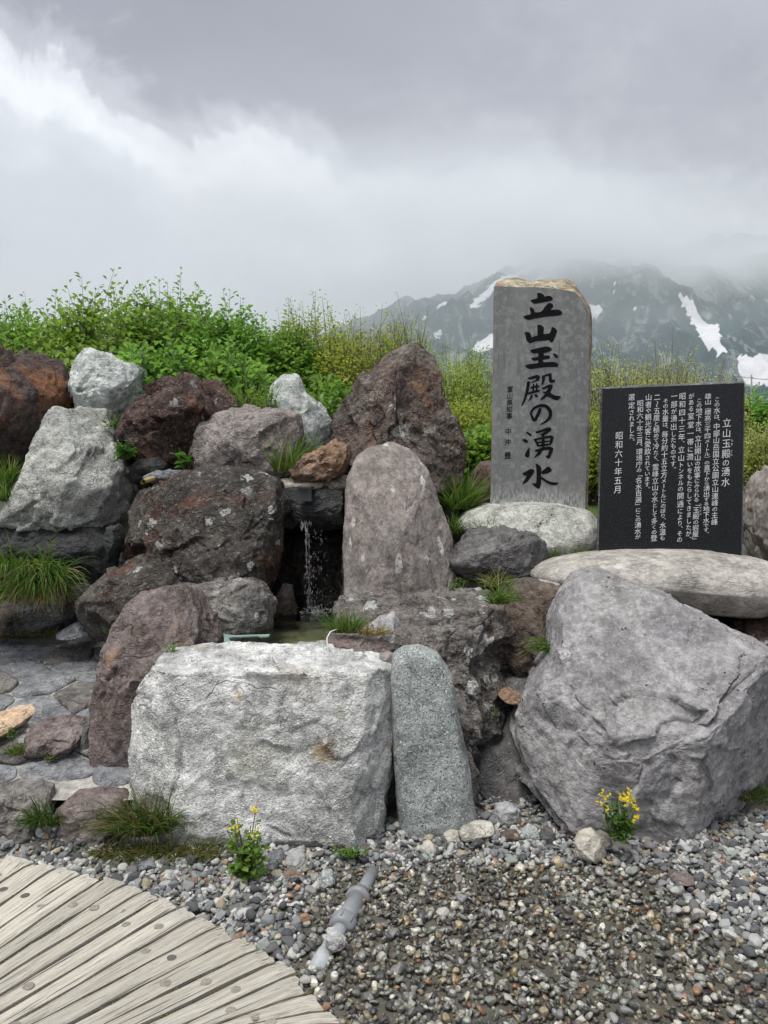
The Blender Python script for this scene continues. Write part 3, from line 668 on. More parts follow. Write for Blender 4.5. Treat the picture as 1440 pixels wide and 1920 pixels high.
# --- plinth stones of the two monuments
rock('rock', 'pale pitted rounded rock in which the tall stele stands', [(864, 988), (885, 962), (925, 946), (985, 942), (1050, 946), (1100, 958), (1124, 985), (1122, 1025), (1080, 1060), (980, 1060), (895, 1030)], 4.95, .36, 'base_speckled', 2.5, .2, 45, 6, amp=.5, facets=2, back=.45, chis=.4)
rock('rock', 'broad smooth beige rock carrying the black plaque', [(1016, 1078), (1050, 1054), (1110, 1040), (1190, 1030), (1300, 1028), (1390, 1042), (1450, 1065), (1510, 1100), (1500, 1135), (1420, 1152), (1350, 1156), (1290, 1150), (1200, 1128), (1100, 1108), (1040, 1096)], 4.35, .42, 'base_smooth', 2.6, .15, 46, 6, amp=.35, facets=2, back=.5, chis=.4)
rock('boulder', 'grey mauve boulder behind the plaque at the right edge', [(1392, 985), (1402, 945), (1425, 905), (1460, 880), (1560, 890), (1580, 1060), (1470, 1080), (1405, 1050)], 4.95, .35, 'slab_mauve', 3, .3, 47, 6, cat=B)
# --- front row
_wb = rock('boulder', 'huge blocky white granite boulder at the front of the pool', [(284, 1262), (296, 1232), (345, 1224), (410, 1211), (470, 1214), (560, 1213), (640, 1220), (705, 1230), (736, 1248), (737, 1290), (722, 1390), (713, 1500), (708, 1592), (640, 1606), (500, 1608), (380, 1604), (318, 1575), (268, 1510), (254, 1400), (258, 1320)], 3.44, .30, 'granite_white', 6, .06, 48, 7, amp=.6, facets=0, cuts=[(.0, -.10, .99, .90), (.90, -.44, 0, 1.02), (0, -.99, .12, .92), (-.75, -.65, 0, 1.0), (0, -.6, -.8, 1.12)], cat=B, back=.22)
def stained_granite(o):
    m = M['granite_white'].copy(); t = m.node_tree; o.data.materials[0] = m
    b = next(n for n in t.nodes if n.type == 'BSDF_PRINCIPLED'); src = b.inputs['Base Color'].links[0].from_socket
    tc = t.nodes.new('ShaderNodeTexCoord'); last = src
    for (px, py, r, colr, st) in ((610, 1412, .085, (.36, .24, .10), .75), (618, 1398, .04, (.17, .11, .06), .6), (519, 1378, .022, (.13, .10, .08), .7), (475, 1420, .17, (.50, .48, .33), .35), (560, 1245, .22, (.62, .56, .42), .35), (640, 1340, .05, (.40, .42, .24), .4)):
        l = P(px, py, 3.16) - o.location
        d_ = t.nodes.new('ShaderNodeVectorMath'); d_.operation = 'DISTANCE'; d_.inputs[1].default_value = l; t.links.new(tc.outputs['Object'], d_.inputs[0])
        nz = t.nodes.new('ShaderNodeTexNoise'); nz.inputs['Scale'].default_value = 28; nz.inputs['Detail'].default_value = 5; t.links.new(tc.outputs['Object'], nz.inputs['Vector'])
        ad = t.nodes.new('ShaderNodeMath'); ad.operation = 'MULTIPLY_ADD'; ad.inputs[1].default_value = r * 1.6; t.links.new(nz.outputs['Fac'], ad.inputs[0]); t.links.new(d_.outputs['Value'], ad.inputs[2])
        mr = t.nodes.new('ShaderNodeMapRange'); mr.interpolation_type = 'SMOOTHSTEP'; mr.inputs['From Min'].default_value = r * 1.75; mr.inputs['From Max'].default_value = r * .9; mr.inputs['To Max'].default_value = st
        t.links.new(ad.outputs[0], mr.inputs['Value'])
        mx = t.nodes.new('ShaderNodeMix'); mx.data_type = 'RGBA'; mx.inputs[7].default_value = (*colr, 1)
        t.links.new(mr.outputs[0], mx.inputs[0]); t.links.new(last, mx.inputs[6]); last = mx.outputs[2]
    t.links.new(last, b.inputs['Base Color'])
stained_granite(_wb)
rock('rock', 'rounded upright green speckled stone beside the white granite boulder', [(733, 1270), (740, 1234), (760, 1220), (790, 1217), (822, 1232), (846, 1272), (860, 1360), (876, 1440), (888, 1530), (882, 1580), (820, 1600), (756, 1604), (746, 1480), (738, 1370)], 3.36, .15, 'granite_green', 3.4, .06, 49, 7, amp=.45, facets=1, hi=.6, chis=.3, cuts=[(.0, -.98, .15, .85)])
rock('rock', 'thin dark slab wedged between white granite and green stone', [(716, 1320), (728, 1290), (742, 1296), (750, 1400), (752, 1512), (712, 1516), (708, 1430)], 3.52, .1, 'andesite_dark', 4, .05, 50, 5)
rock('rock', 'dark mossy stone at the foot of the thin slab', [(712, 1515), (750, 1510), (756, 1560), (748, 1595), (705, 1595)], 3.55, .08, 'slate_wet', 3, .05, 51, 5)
rock('rock', 'mauve kerb rock with a wet hollow on top left of white granite', [(108, 1500), (125, 1484), (180, 1478), (225, 1486), (240, 1500), (232, 1545), (205, 1590), (160, 1600), (115, 1585), (104, 1540)], 3.2, .14, 'mauve_grey', 6, .05, 52, 6, cuts=[(0, -.12, .99, .82), (0, -1, .1, .85)], amp=.8, facets=2)
rock('rock', 'grey kerb rock at the left edge above the boardwalk', [(-60, 1485), (-10, 1466), (50, 1462), (95, 1476), (102, 1510), (96, 1570), (40, 1590), (-60, 1590)], 3.2, .14, 'block_grey', 6, .05, 53, 6, cuts=[(0, -.12, .99, .84), (0, -1, .1, .85)], amp=.8, facets=2)
rock('rock', 'mauve step block with flat top on the stone paving', [(44, 1376), (62, 1352), (110, 1342), (155, 1346), (170, 1362), (164, 1395), (148, 1424), (95, 1426), (50, 1408)], 3.68, .15, 'mauve_grey', 4.5, .15, 54, 6, cuts=[(0, -.35, .93, .72), (0, -1, 0, .8)], amp=1.0)
rock('rock', 'flat ochre orange stone at the left edge of the paving', [(-40, 1345), (0, 1326), (40, 1324), (68, 1340), (66, 1356), (40, 1378), (0, 1388), (-40, 1385)], 3.8, .2, 'ochre_flat', 3.2, .6, 55, 6, amp=1.0)
rock('rock', 'grey stone joining step block and brown upright boulder', [(150, 1358), (170, 1338), (186, 1345), (190, 1400), (186, 1425), (160, 1425)], 3.7, .1, 'andesite_dark', 3, .1, 56, 5)

# ------------------------------------------------------------------ stone paving on the left
def clip_poly(poly, n, c):
    out = []
    for i in range(len(poly)):
        a, b = poly[i], poly[(i + 1) % len(poly)]
        da, db = a @ n - c, b @ n - c
        if da <= 0: out.append(a)
        if da * db < 0: out.append(a + (b - a) * (da / (da - db)))
    return out
def build_paving():
    nx, ny = 30, 40
    X, Y = np.meshgrid(np.linspace(-3.4, -1.0, nx), np.linspace(3.25, 4.95, ny)); X, Y = X.ravel(), Y.ravel()
    Z = pav(Y) + .006 * fbm(np.stack([X, Y, X * 0], 1) * 4, 3)
    i = np.arange((ny - 1) * nx).reshape(ny - 1, nx)[:, :-1].ravel()
    base = obj('paving', mesh_np('paving', np.stack([X, Y, Z], 1), np.stack([i, i + 1, i + nx + 1, i + nx], 1)), M['mortar'])
    tag(base, kind='structure')
    rs = np.random.RandomState(5)
    pts = []
    for gy in np.arange(3.0, 5.2, .235):
        off = rs.uniform(0, .3)
        for gx in np.arange(-3.5 + off, -.6, .30):
            pts.append((gx + rs.uniform(-.09, .09), gy + rs.uniform(-.08, .08)))
    pts = np.array(pts)
    mats = ['flag_grey', 'flag_grey', 'flag_grey', 'slate_blue', 'block_grey']
    for k, p in enumerate(pts):
        if not (-3.3 < p[0] < -1.05 and 3.38 < p[1] < 4.9): continue
        poly = [p + np.array(q) for q in ((-.3, -.3), (.3, -.3), (.3, .3), (-.3, .3))]
        for j, o in enumerate(pts):
            dv = o - p; dl = np.hypot(*dv)
            if j == k or dl > .75: continue
            poly = clip_poly(poly, dv / dl, (dv / dl) @ ((o + p) / 2) - rs.uniform(.001, .008))
            if len(poly) < 3: break
        if len(poly) < 3: continue
        poly = np.array(poly)
        # rough edge
        dense = []
        for a in range(len(poly)):
            b = poly[(a + 1) % len(poly)]; m = max(2, int(np.hypot(*(b - poly[a])) / .03))
            for t in np.arange(m) / m: dense.append(poly[a] * (1 - t) + b * t)
        dense = np.array(dense)
        c = dense.mean(0)
        q3 = np.concatenate([dense * 9, np.full((len(dense), 1), k * 1.7)], 1)
        dense = c + (dense - c) * (1 + .16 * fbm(q3 * 1.6, 4))[:, None]
        # soften corners
        for _ in range(1): dense = (np.roll(dense, 1, 0) + dense * 2 + np.roll(dense, -1, 0)) / 4
        n = len(dense); hgt = rs.uniform(.008, .026); tx, ty = rs.normal(0, .03, 2)
        V, Fc = [], []
        rings = [(1.0, -.02), (1.0, .55), (.965, .92), (.85, 1.0), (.55, 1.03), (.25, 1.0)]
        for s, hh in rings:
            r = c + (dense - c) * s
            e = .005 * fbm(np.concatenate([r * 14, np.full((n, 1), k * 3.)], 1), 3) if hh > .5 else 0
            zz = pav(c[1]) + (r[:, 1] - c[1]) * .2 + hh * hgt + e + ((r[:, 0] - c[0]) * tx + (r[:, 1] - c[1]) * ty) * (hh > .5)
            V += [(a[0] - c[0], a[1] - c[1], z - pav(c[1])) for a, z in zip(r, np.broadcast_to(zz, (n,)))]
        V.append((0, 0, hgt * 1.0))
        for r in range(len(rings) - 1):
            for a in range(n):
                b = (a + 1) % n; Fc.append((r * n + a, r * n + b, (r + 1) * n + b, (r + 1) * n + a))
        L_ = (len(rings) - 1) * n
        Fc += [(L_ + a, L_ + (a + 1) % n, len(V) - 1) for a in range(n)]
        me = bpy.data.meshes.new('flagstone'); me.from_pydata(V, [], Fc); me.update()
        for f in me.polygons: f.use_smooth = True
        obj('flagstone', me, M[mats[rs.randint(len(mats))]], base, (c[0], c[1], float(pav(c[1]))))
build_paving()

# ------------------------------------------------------------------ water
def water_mat(name, tint, rough=.02, ripple=25, rs=.12, rings=None):
    n = NT(name); v = n.coord(False)
    h = n.noise(n.mapping(v, (1, 1, 1)), ripple, 4, .55, .6)
    if rings:
        dn = n.N('ShaderNodeVectorMath'); dn.operation = 'DISTANCE'; dn.inputs[1].default_value = rings; n.L(v, dn.inputs[0])
        dd = n.math('ADD', dn.outputs['Value'], n.math('MULTIPLY', h, .03))
        wv = n.math('MULTIPLY', n.math('SINE', n.math('MULTIPLY', dd, 150.0)), n.ramp(dd, .55, .05))
        h = n.math('ADD', h, n.math('MULTIPLY', wv, .35))
    b = n.bump(h, rs, .02)
    tr = n.N('ShaderNodeBsdfTransparent'); tr.inputs['Color'].default_value = (*tint, 1)
    gl = n.N('ShaderNodeBsdfGlossy'); gl.inputs['Roughness'].default_value = rough; n.L(b, gl.inputs['Normal'])
    fr = n.N('ShaderNodeFresnel'); fr.inputs['IOR'].default_value = 1.33; n.L(b, fr.inputs['Normal'])
    mx = n.N('ShaderNodeMixShader'); n.L(fr.outputs[0], mx.inputs[0]); n.L(tr.outputs[0], mx.inputs[1]); n.L(gl.outputs[0], mx.inputs[2])
    return n.done(mx.outputs[0])
POOL_Z = .69
def build_pool():
    me = bpy.data.meshes.new('water')
    me.from_pydata([(-1.05, 3.62, POOL_Z), (-.08, 3.62, POOL_Z), (-.08, 4.95, POOL_Z), (-1.05, 4.95, POOL_Z)], [], [(0, 1, 2, 3)]); me.update()
    tag(obj('water', me, water_mat('pool_water', (.74, .77, .66), .03, 16, .25, ((596 - CX) / F * 4.75, 4.7, POOL_Z))), kind='structure')
    # pool floor
    n = 30
    X, Y = np.meshgrid(np.linspace(-1.08, -.05, n), np.linspace(3.55, 4.98, n)); X, Y = X.ravel(), Y.ravel()
    Z = .585 + .02 * fbm(np.stack([X, Y, X * 0], 1) * 6, 3)
    i = np.arange((n - 1) * n).reshape(n - 1, n)[:, :-1].ravel()
    nt = NT('pool_silt'); v = nt.coord(False)
    c = nt.mix(nt.ramp(nt.noise(v, 5, 7, .65), .38, .62), (.21, .215, .15), (.36, .36, .27))
    c = nt.mix(nt.ramp(nt.noise(v, 16, 5, .7), .54, .64), c, (.15, .14, .085))
    tag(obj('pool_floor', mesh_np('pool_floor', np.stack([X, Y, Z], 1), np.stack([i, i + 1, i + n + 1, i + n], 1)), nt.done(nt.principled(c, .8))), kind='structure')
    # falling water: strands of drops
    rs = np.random.RandomState(3)
    U, Fc = ico(2); VV, FF = [], []
    def drop(p, sx, sz):
        k = len(VV) * len(U); VV.append(U * (sx, sx, sz) + p); FF.append(Fc + k)
    top = P(573, 985, 4.6); bot_z = POOL_Z
    def fall(px, t):      # parabola out from the lip, then down
        z = top.z - t * (top.z - bot_z)
        x = (px - CX) / F * 4.75
        return np.array((x, 4.80 - .10 * math.sqrt(max(t, 0)), z))
    STR = []
    strands = [(572, .0024, 70, 3), (578, .0021, 46, 5), (588, .0019, 34, 7), (598, .0018, 28, 6), (604, .0016, 14, 6)]
    for px, r, cnt, jit in strands:
        for k in range(cnt):
            t = rs.rand() ** .8
            drop(fall(px + rs.normal(0, jit * (.25 + t)) + 9 * t, t), r * rs.uniform(.6, 1.5), r * rs.uniform(1.5, 6) * (1.3 - t * .6))
    for px, r in ((572, .0021), (576, .0014)):
        pts, rad = [], []
        for q in np.linspace(0, 1, 26):
            if px > 580 and q > .72: break
            pts.append(fall(px + 9 * q + 2.2 * math.sin(q * 11 + px) * q + rs.normal(0, .35), q)); rad.append(r * (1 - .45 * q) * rs.uniform(.55, 1.3))
        m_ = MB(); m_.tube(pts, rad, 6); k = sum(len(q_) for q_ in VV)
        STR.append(m_)
    # thin film leaving the lip
    for k in range(26):
        t = rs.rand() * .10; drop(fall(570 + rs.normal(0, 6), t - .03), .0028, .014)
    root = thing('waterfall', 'thin clear waterfall of drops pouring into the pool', 'waterfall', (0, 0, 0))
    nt = NT('falling_water')
    g1 = nt.N('ShaderNodeBsdfGlossy'); g1.inputs['Roughness'].default_value = .12; g1.inputs['Color'].default_value = (.95, .97, 1, 1)
    d1 = nt.N('ShaderNodeBsdfTransparent')
    d2 = nt.N('ShaderNodeBsdfTranslucent'); d2.inputs['Color'].default_value = (.85, .88, .9, 1)
    m1 = nt.N('ShaderNodeMixShader'); m1.inputs[0].default_value = .55; nt.L(g1.outputs[0], m1.inputs[1]); nt.L(d2.outputs[0], m1.inputs[2])
    m2 = nt.N('ShaderNodeMixShader'); m2.inputs[0].default_value = .25; nt.L(m1.outputs[0], m2.inputs[1]); nt.L(d1.outputs[0], m2.inputs[2])
    wm = nt.done(m2.outputs[0])
    o = obj('falling_drops', mesh_np('falling_drops', np.concatenate(VV), np.concatenate(FF)), wm, root); tag(o, kind='stuff')
    for m_ in STR: tag(m_.build('water_strand', wm, root, None, True))
    VV.clear(); FF.clear()
    c = fall(596, 1.0)
    for k in range(170):
        a = rs.uniform(0, 6.28); r = abs(rs.normal(0, .06))
        h = abs(rs.normal(0, .022)) * math.exp(-r * 6)
        s = rs.uniform(.0015, .004)
        drop(c + np.array((r * math.cos(a) * 1.6, r * math.sin(a), h)), s * (2.2 if h < .006 else 1), s * (.6 if h < .006 else 1.3))
    o = obj('splash', mesh_np('splash', np.concatenate(VV), np.concatenate(FF)), wm, root); tag(o, kind='stuff')
build_pool()

# ------------------------------------------------------------------ the tall stele
STELE_D = 4.95
def stele_mat():
    n = NT('stele_face'); v = n.coord(False)
    vv = n.mapping(v, (1, 1, .28))
    c = n.mix(n.ramp(n.noise(vv, 5, 7, .62), .4, .6), (.175, .178, .178), (.215, .218, .215))
    c = n.mix(n.ramp(n.noise(v, 26, 6, .7), .45, .65), c, (.27, .275, .27))
    c = n.mix(n.ramp(n.noise(n.mapping(v, (3, 1, .35)), 10, 5, .7), .55, .68), c, (.14, .142, .145))
    sp = n.N('ShaderNodeSeparateXYZ'); n.L(v, sp.inputs[0])
    zz = n.math('SUBTRACT', sp.outputs[2], n.math('MULTIPLY', n.noise(n.mapping(v, (4, 1, .5)), 9, 6, .7), .32))
    sc = n.math('MULTIPLY', n.ramp(zz, .03, -.10), n.ramp(n.noise(n.mapping(v, (2, 1, .6)), 40, 5, .75), .42, .56))
    c = n.mix(n.math('MULTIPLY', sc, .75), c, (.52, .53, .50))
    h = n.math('ADD', n.math('MULTIPLY', n.noise(n.mapping(v, (1, 1, .6)), 60, 5, .65), .5), n.noise(n.mapping(v, (6, 1, .4)), 12, 4, .6))
    return n.done(n.principled(c, .8, n.bump(h, .35, .008), .3))
M['stele_face'] = stele_mat()
M['stele_break'] = rock_mat('stele_break', (.46, .40, .29), (.42, .37, .27), (.46, .43, .34), .6, 7, dark=(.16, .10, .06), light=(.55, .50, .40), sk=45, dk=.4, lk=.3,
                            rust=((.30, .13, .08), .45, 6), bump=1.1, bdist=.03)
def flat_mesh(polys, d0, step=.00025, org=Vector((0, 0, 0)), dfun=None):
    """flat paint shapes lying just proud of a face, one per polygon (photo pixels)"""
    V, Fc = [], []
    for k, poly in enumerate(polys):
        pts = [P(px, py, (dfun(px) if dfun else d0)) - Vector((0, .0015 + (k % 9) * step, 0)) - org for px, py in poly]
        tri = tessellate_polygon([[Vector((p.x, p.z, 0)) for p in pts]])
        b = len(V); V += [p[:] for p in pts]
        for t in tri:
            a, c, e = (pts[i] for i in t)
            s = (c.x - a.x) * (e.z - a.z) - (c.z - a.z) * (e.x - a.x)
            Fc.append(tuple(b + i for i in (t if s > 0 else t[::-1])))
    me = bpy.data.meshes.new('flat'); me.from_pydata(V, [], Fc); me.update(); return me
def brush(pts):
    """variable width brush line -> polygon pieces"""
    pts = [(Vector((x, y)), w) for x, y, w in pts]; fine = []
    for i in range(len(pts) - 1):
        p0 = pts[max(i - 1, 0)]; p1 = pts[i]; p2 = pts[i + 1]; p3 = pts[min(i + 2, len(pts) - 1)]
        for t in np.arange(6) / 6:
            q = .5 * ((2 * p1[0]) + (p2[0] - p0[0]) * t + (2 * p0[0] - 5 * p1[0] + 4 * p2[0] - p3[0]) * t * t + (3 * p1[0] - p0[0] - 3 * p2[0] + p3[0]) * t ** 3)
            fine.append((q, p1[1] * (1 - t) + p2[1] * t))
    fine.append(pts[-1]); L_, R_ = [], []
    for i, (q, w) in enumerate(fine):
        t = (fine[min(i + 1, len(fine) - 1)][0] - fine[max(i - 1, 0)][0]).normalized(); nn = Vector((-t.y, t.x))
        L_.append(q + nn * w / 2); R_.append(q - nn * w / 2)
    return [[tuple(L_[i]), tuple(L_[i + 1]), tuple(R_[i + 1]), tuple(R_[i])] for i in range(len(fine) - 1)]
def rounded(poly, it=2):
    for _ in range(it):
        q = []
        for i in range(len(poly)):
            a, b = poly[i], poly[(i + 1) % len(poly)]
            k = .16
            q += [(a[0] * (1 - k) + b[0] * k, a[1] * (1 - k) + b[1] * k), (a[0] * k + b[0] * (1 - k), a[1] * k + b[1] * (1 - k))]
        poly = q
    return poly
# brush characters, traced as shapes: coordinates of two drawing sheets
def sh1(q): return [(960 + x / 9.142, 530 + y / 9.142) for x, y in q]
def sh2(q): return [(960 + x / 8.35, 700 + y / 8.348) for x, y in q]
GLYPHS = [
    (sh1, [[(305, 300), (440, 270), (425, 175), (490, 175), (540, 205), (565, 245), (600, 222), (660, 230), (705, 270), (690, 300), (640, 318), (540, 335), (400, 365), (360, 355)],
           [(300, 430), (315, 412), (345, 435), (370, 445), (395, 515), (500, 500), (560, 420), (610, 360), (650, 345), (700, 370), (710, 410), (650, 470), (780, 458), (835, 480), (862, 520), (845, 550), (780, 568), (600, 580), (480, 600), (390, 615), (290, 642), (235, 625), (185, 580), (240, 560), (325, 540)]]),
    (sh1, [[(205, 850), (290, 845), (325, 885), (330, 940), (400, 915), (440, 905), (430, 720), (490, 725), (550, 765), (535, 885), (640, 870), (665, 830), (680, 755), (740, 780), (778, 825), (740, 930), (700, 1015), (660, 1025), (640, 980), (500, 1000), (400, 1005), (310, 1040), (265, 1015), (240, 970), (235, 900)]]),
    (sh1, [[(303, 1155), (420, 1125), (560, 1095), (640, 1100), (685, 1135), (670, 1170), (600, 1195), (540, 1205), (545, 1250), (620, 1245), (655, 1265), (640, 1305), (530, 1320), (525, 1365), (700, 1355), (770, 1375), (795, 1410), (780, 1445), (600, 1445), (430, 1465), (320, 1482), (260, 1465), (215, 1420), (300, 1395), (450, 1380), (448, 1325), (370, 1342), (318, 1295), (450, 1270), (450, 1205), (370, 1215), (330, 1190)],
           [(690, 1210), (750, 1220), (795, 1265), (770, 1298), (735, 1280)]]),
    (sh2, [[(240, 75), (320, 42), (400, 20), (440, 50), (420, 115), (340, 140), (295, 160), (300, 135), (370, 105), (385, 72), (300, 95), (255, 95)],
           [(235, 120), (290, 130), (265, 250), (245, 330), (205, 440), (150, 520), (143, 505), (185, 400), (215, 260)],
           [(325, 165), (352, 162), (345, 290), (315, 292)], [(375, 150), (402, 155), (395, 280), (365, 285)],
           [(285, 212), (400, 185), (432, 195), (425, 215), (290, 240)], [(245, 300), (400, 255), (440, 262), (435, 285), (245, 335)],
           [(300, 325), (325, 345), (310, 390), (260, 440), (250, 435), (280, 380)], [(345, 330), (385, 325), (405, 360), (385, 380), (360, 365)],
           [(465, 40), (520, 40), (510, 110), (490, 165), (455, 190), (470, 120)], [(465, 40), (560, 5), (615, -5), (625, 20), (520, 52)],
           [(570, 5), (620, 0), (620, 80), (640, 105), (675, 95), (670, 140), (600, 150), (575, 120)],
           [(460, 230), (590, 170), (640, 180), (635, 215), (595, 300), (660, 345), (775, 360), (720, 420), (670, 420), (550, 355), (500, 400), (430, 425), (480, 360), (520, 320), (460, 285), (530, 285), (575, 220), (480, 255)]]),
    (sh2, brush([(445, 545, 40), (430, 590, 52), (395, 665, 50), (352, 730, 48), (318, 690, 40), (298, 615, 34), (345, 548, 42), (430, 508, 46), (530, 515, 52), (595, 590, 58), (592, 680, 52), (530, 752, 36), (435, 803, 8)])),
    (sh2, [[(210, 925), (245, 915), (300, 950), (308, 975), (285, 985)], [(148, 1040), (200, 1025), (245, 1050), (250, 1075), (225, 1092)], [(275, 1140), (275, 1290), (255, 1318), (220, 1310), (192, 1280)],
           [(360, 915), (480, 875), (560, 843), (610, 855), (620, 885), (560, 935), (510, 960), (500, 985), (430, 960), (480, 935), (530, 900), (380, 942)],
           [(330, 1030), (375, 1020), (430, 1140), (395, 1150), (360, 1075)], [(340, 1025), (600, 965), (655, 995), (640, 1020), (590, 1005), (370, 1050)],
           [(600, 970), (655, 995), (635, 1060), (605, 1120), (580, 1110), (595, 1050), (600, 1010)], [(395, 1120), (610, 1090), (605, 1125), (400, 1150)],
           [(465, 970), (510, 970), (510, 1150), (460, 1160)], [(380, 1075), (600, 1045), (600, 1070), (385, 1100)],
           [(350, 1205), (470, 1160), (600, 1145), (650, 1170), (640, 1210), (590, 1330), (560, 1335), (510, 1285), (555, 1290), (580, 1210), (575, 1195), (480, 1205), (440, 1270), (335, 1335), (380, 1270), (410, 1225), (370, 1230)]]),
    (sh2, [[(365, 1412), (400, 1420), (440, 1450), (460, 1490), (455, 1600), (455, 1720), (430, 1810), (390, 1800), (300, 1720), (380, 1720), (385, 1600), (380, 1480)],
           [(155, 1565), (300, 1492), (345, 1510), (350, 1545), (290, 1630), (240, 1700), (165, 1742), (160, 1735), (200, 1660), (230, 1600), (185, 1600)],
           [(455, 1540), (570, 1450), (620, 1500), (620, 1530), (560, 1565), (470, 1580)], [(455, 1610), (530, 1665), (600, 1700), (735, 1710), (690, 1750), (600, 1745), (530, 1705), (450, 1650)]])]

_glyph_cache = {}
def glyph(ch, bold=-.003):
    """outline of one written character as a flat triangle mesh, unit size, centred on its em box"""
    if (ch, bold) in _glyph_cache: return _glyph_cache[ch, bold]
    cu = bpy.data.curves.new('t', 'FONT'); cu.body = ch; cu.resolution_u = 2; cu.offset = bold; cu.align_x = 'CENTER'; cu.fill_mode = 'FRONT'
    o = bpy.data.objects.new('t', cu); COL.objects.link(o)
    dg = bpy.context.evaluated_depsgraph_get()
    me = bpy.data.meshes.new_from_object(o.evaluated_get(dg))
    V = np.array([v.co[:2] for v in me.vertices]) if len(me.vertices) else np.zeros((0, 2))
    me.calc_loop_triangles()
    T_ = np.array([t.vertices[:] for t in me.loop_triangles]) if len(me.vertices) else np.zeros((0, 3), int)
    bpy.data.objects.remove(o); bpy.data.curves.remove(cu); bpy.data.meshes.remove(me)
    if len(V):
        V[:, 1] -= .36
        if ch in 'ー（）「」〜': V = np.stack([V[:, 1], -V[:, 0]], 1)
        if ch in '、。': V = V - V.mean(0) + (.30, .30)
    _glyph_cache[ch, bold] = (V, T_); return V, T_
def column(text, top, bot, size, dfun, org, bold=-.003):
    """one column of vertical writing from pixel top to pixel bot, on a face of depth dfun(px)"""
    out = []
    n = len(text)
    adv = [.62 if ch in '、。' else .82 if ('ぁ' <= ch <= 'ん' or 'ァ' <= ch <= 'ー' or ch in '（）「」') else 1.12 for ch in text]
    pos = np.cumsum(adv) - np.array(adv) / 2
    pos = (pos - pos[0]) / max(pos[-1] - pos[0], 1e-6)
    span = math.hypot(bot[0] - top[0], bot[1] - top[1]) / max(sum(adv) - (adv[0] + adv[-1]) / 2, 1e-6)
    for i, ch in enumerate(text):
        t = pos[i]
        cx, cy = top[0] + (bot[0] - top[0]) * t, top[1] + (bot[1] - top[1]) * t
        V, T_ = glyph(ch, bold)
        if not len(V): continue
        kana = 'ぁ' <= ch <= 'ん' or 'ァ' <= ch <= 'ン'
        s = size * (.86 if kana else 1.02)
        sy = min(s, span * adv[i] * 1.02) if n > 1 else s
        px = cx + V[:, 0] * s * .96 + V[:, 1] * s * .02; py = cy - V[:, 1] * sy - V[:, 0] * s * .10
        d = np.array([dfun(q) for q in px])
        W = np.stack([(px - CX) / F * d, d - .0016, EYE - (py - HY) / F * d], 1) - np.array(org)
        out.append(mesh_np('small_character', W, T_, False))
    return out

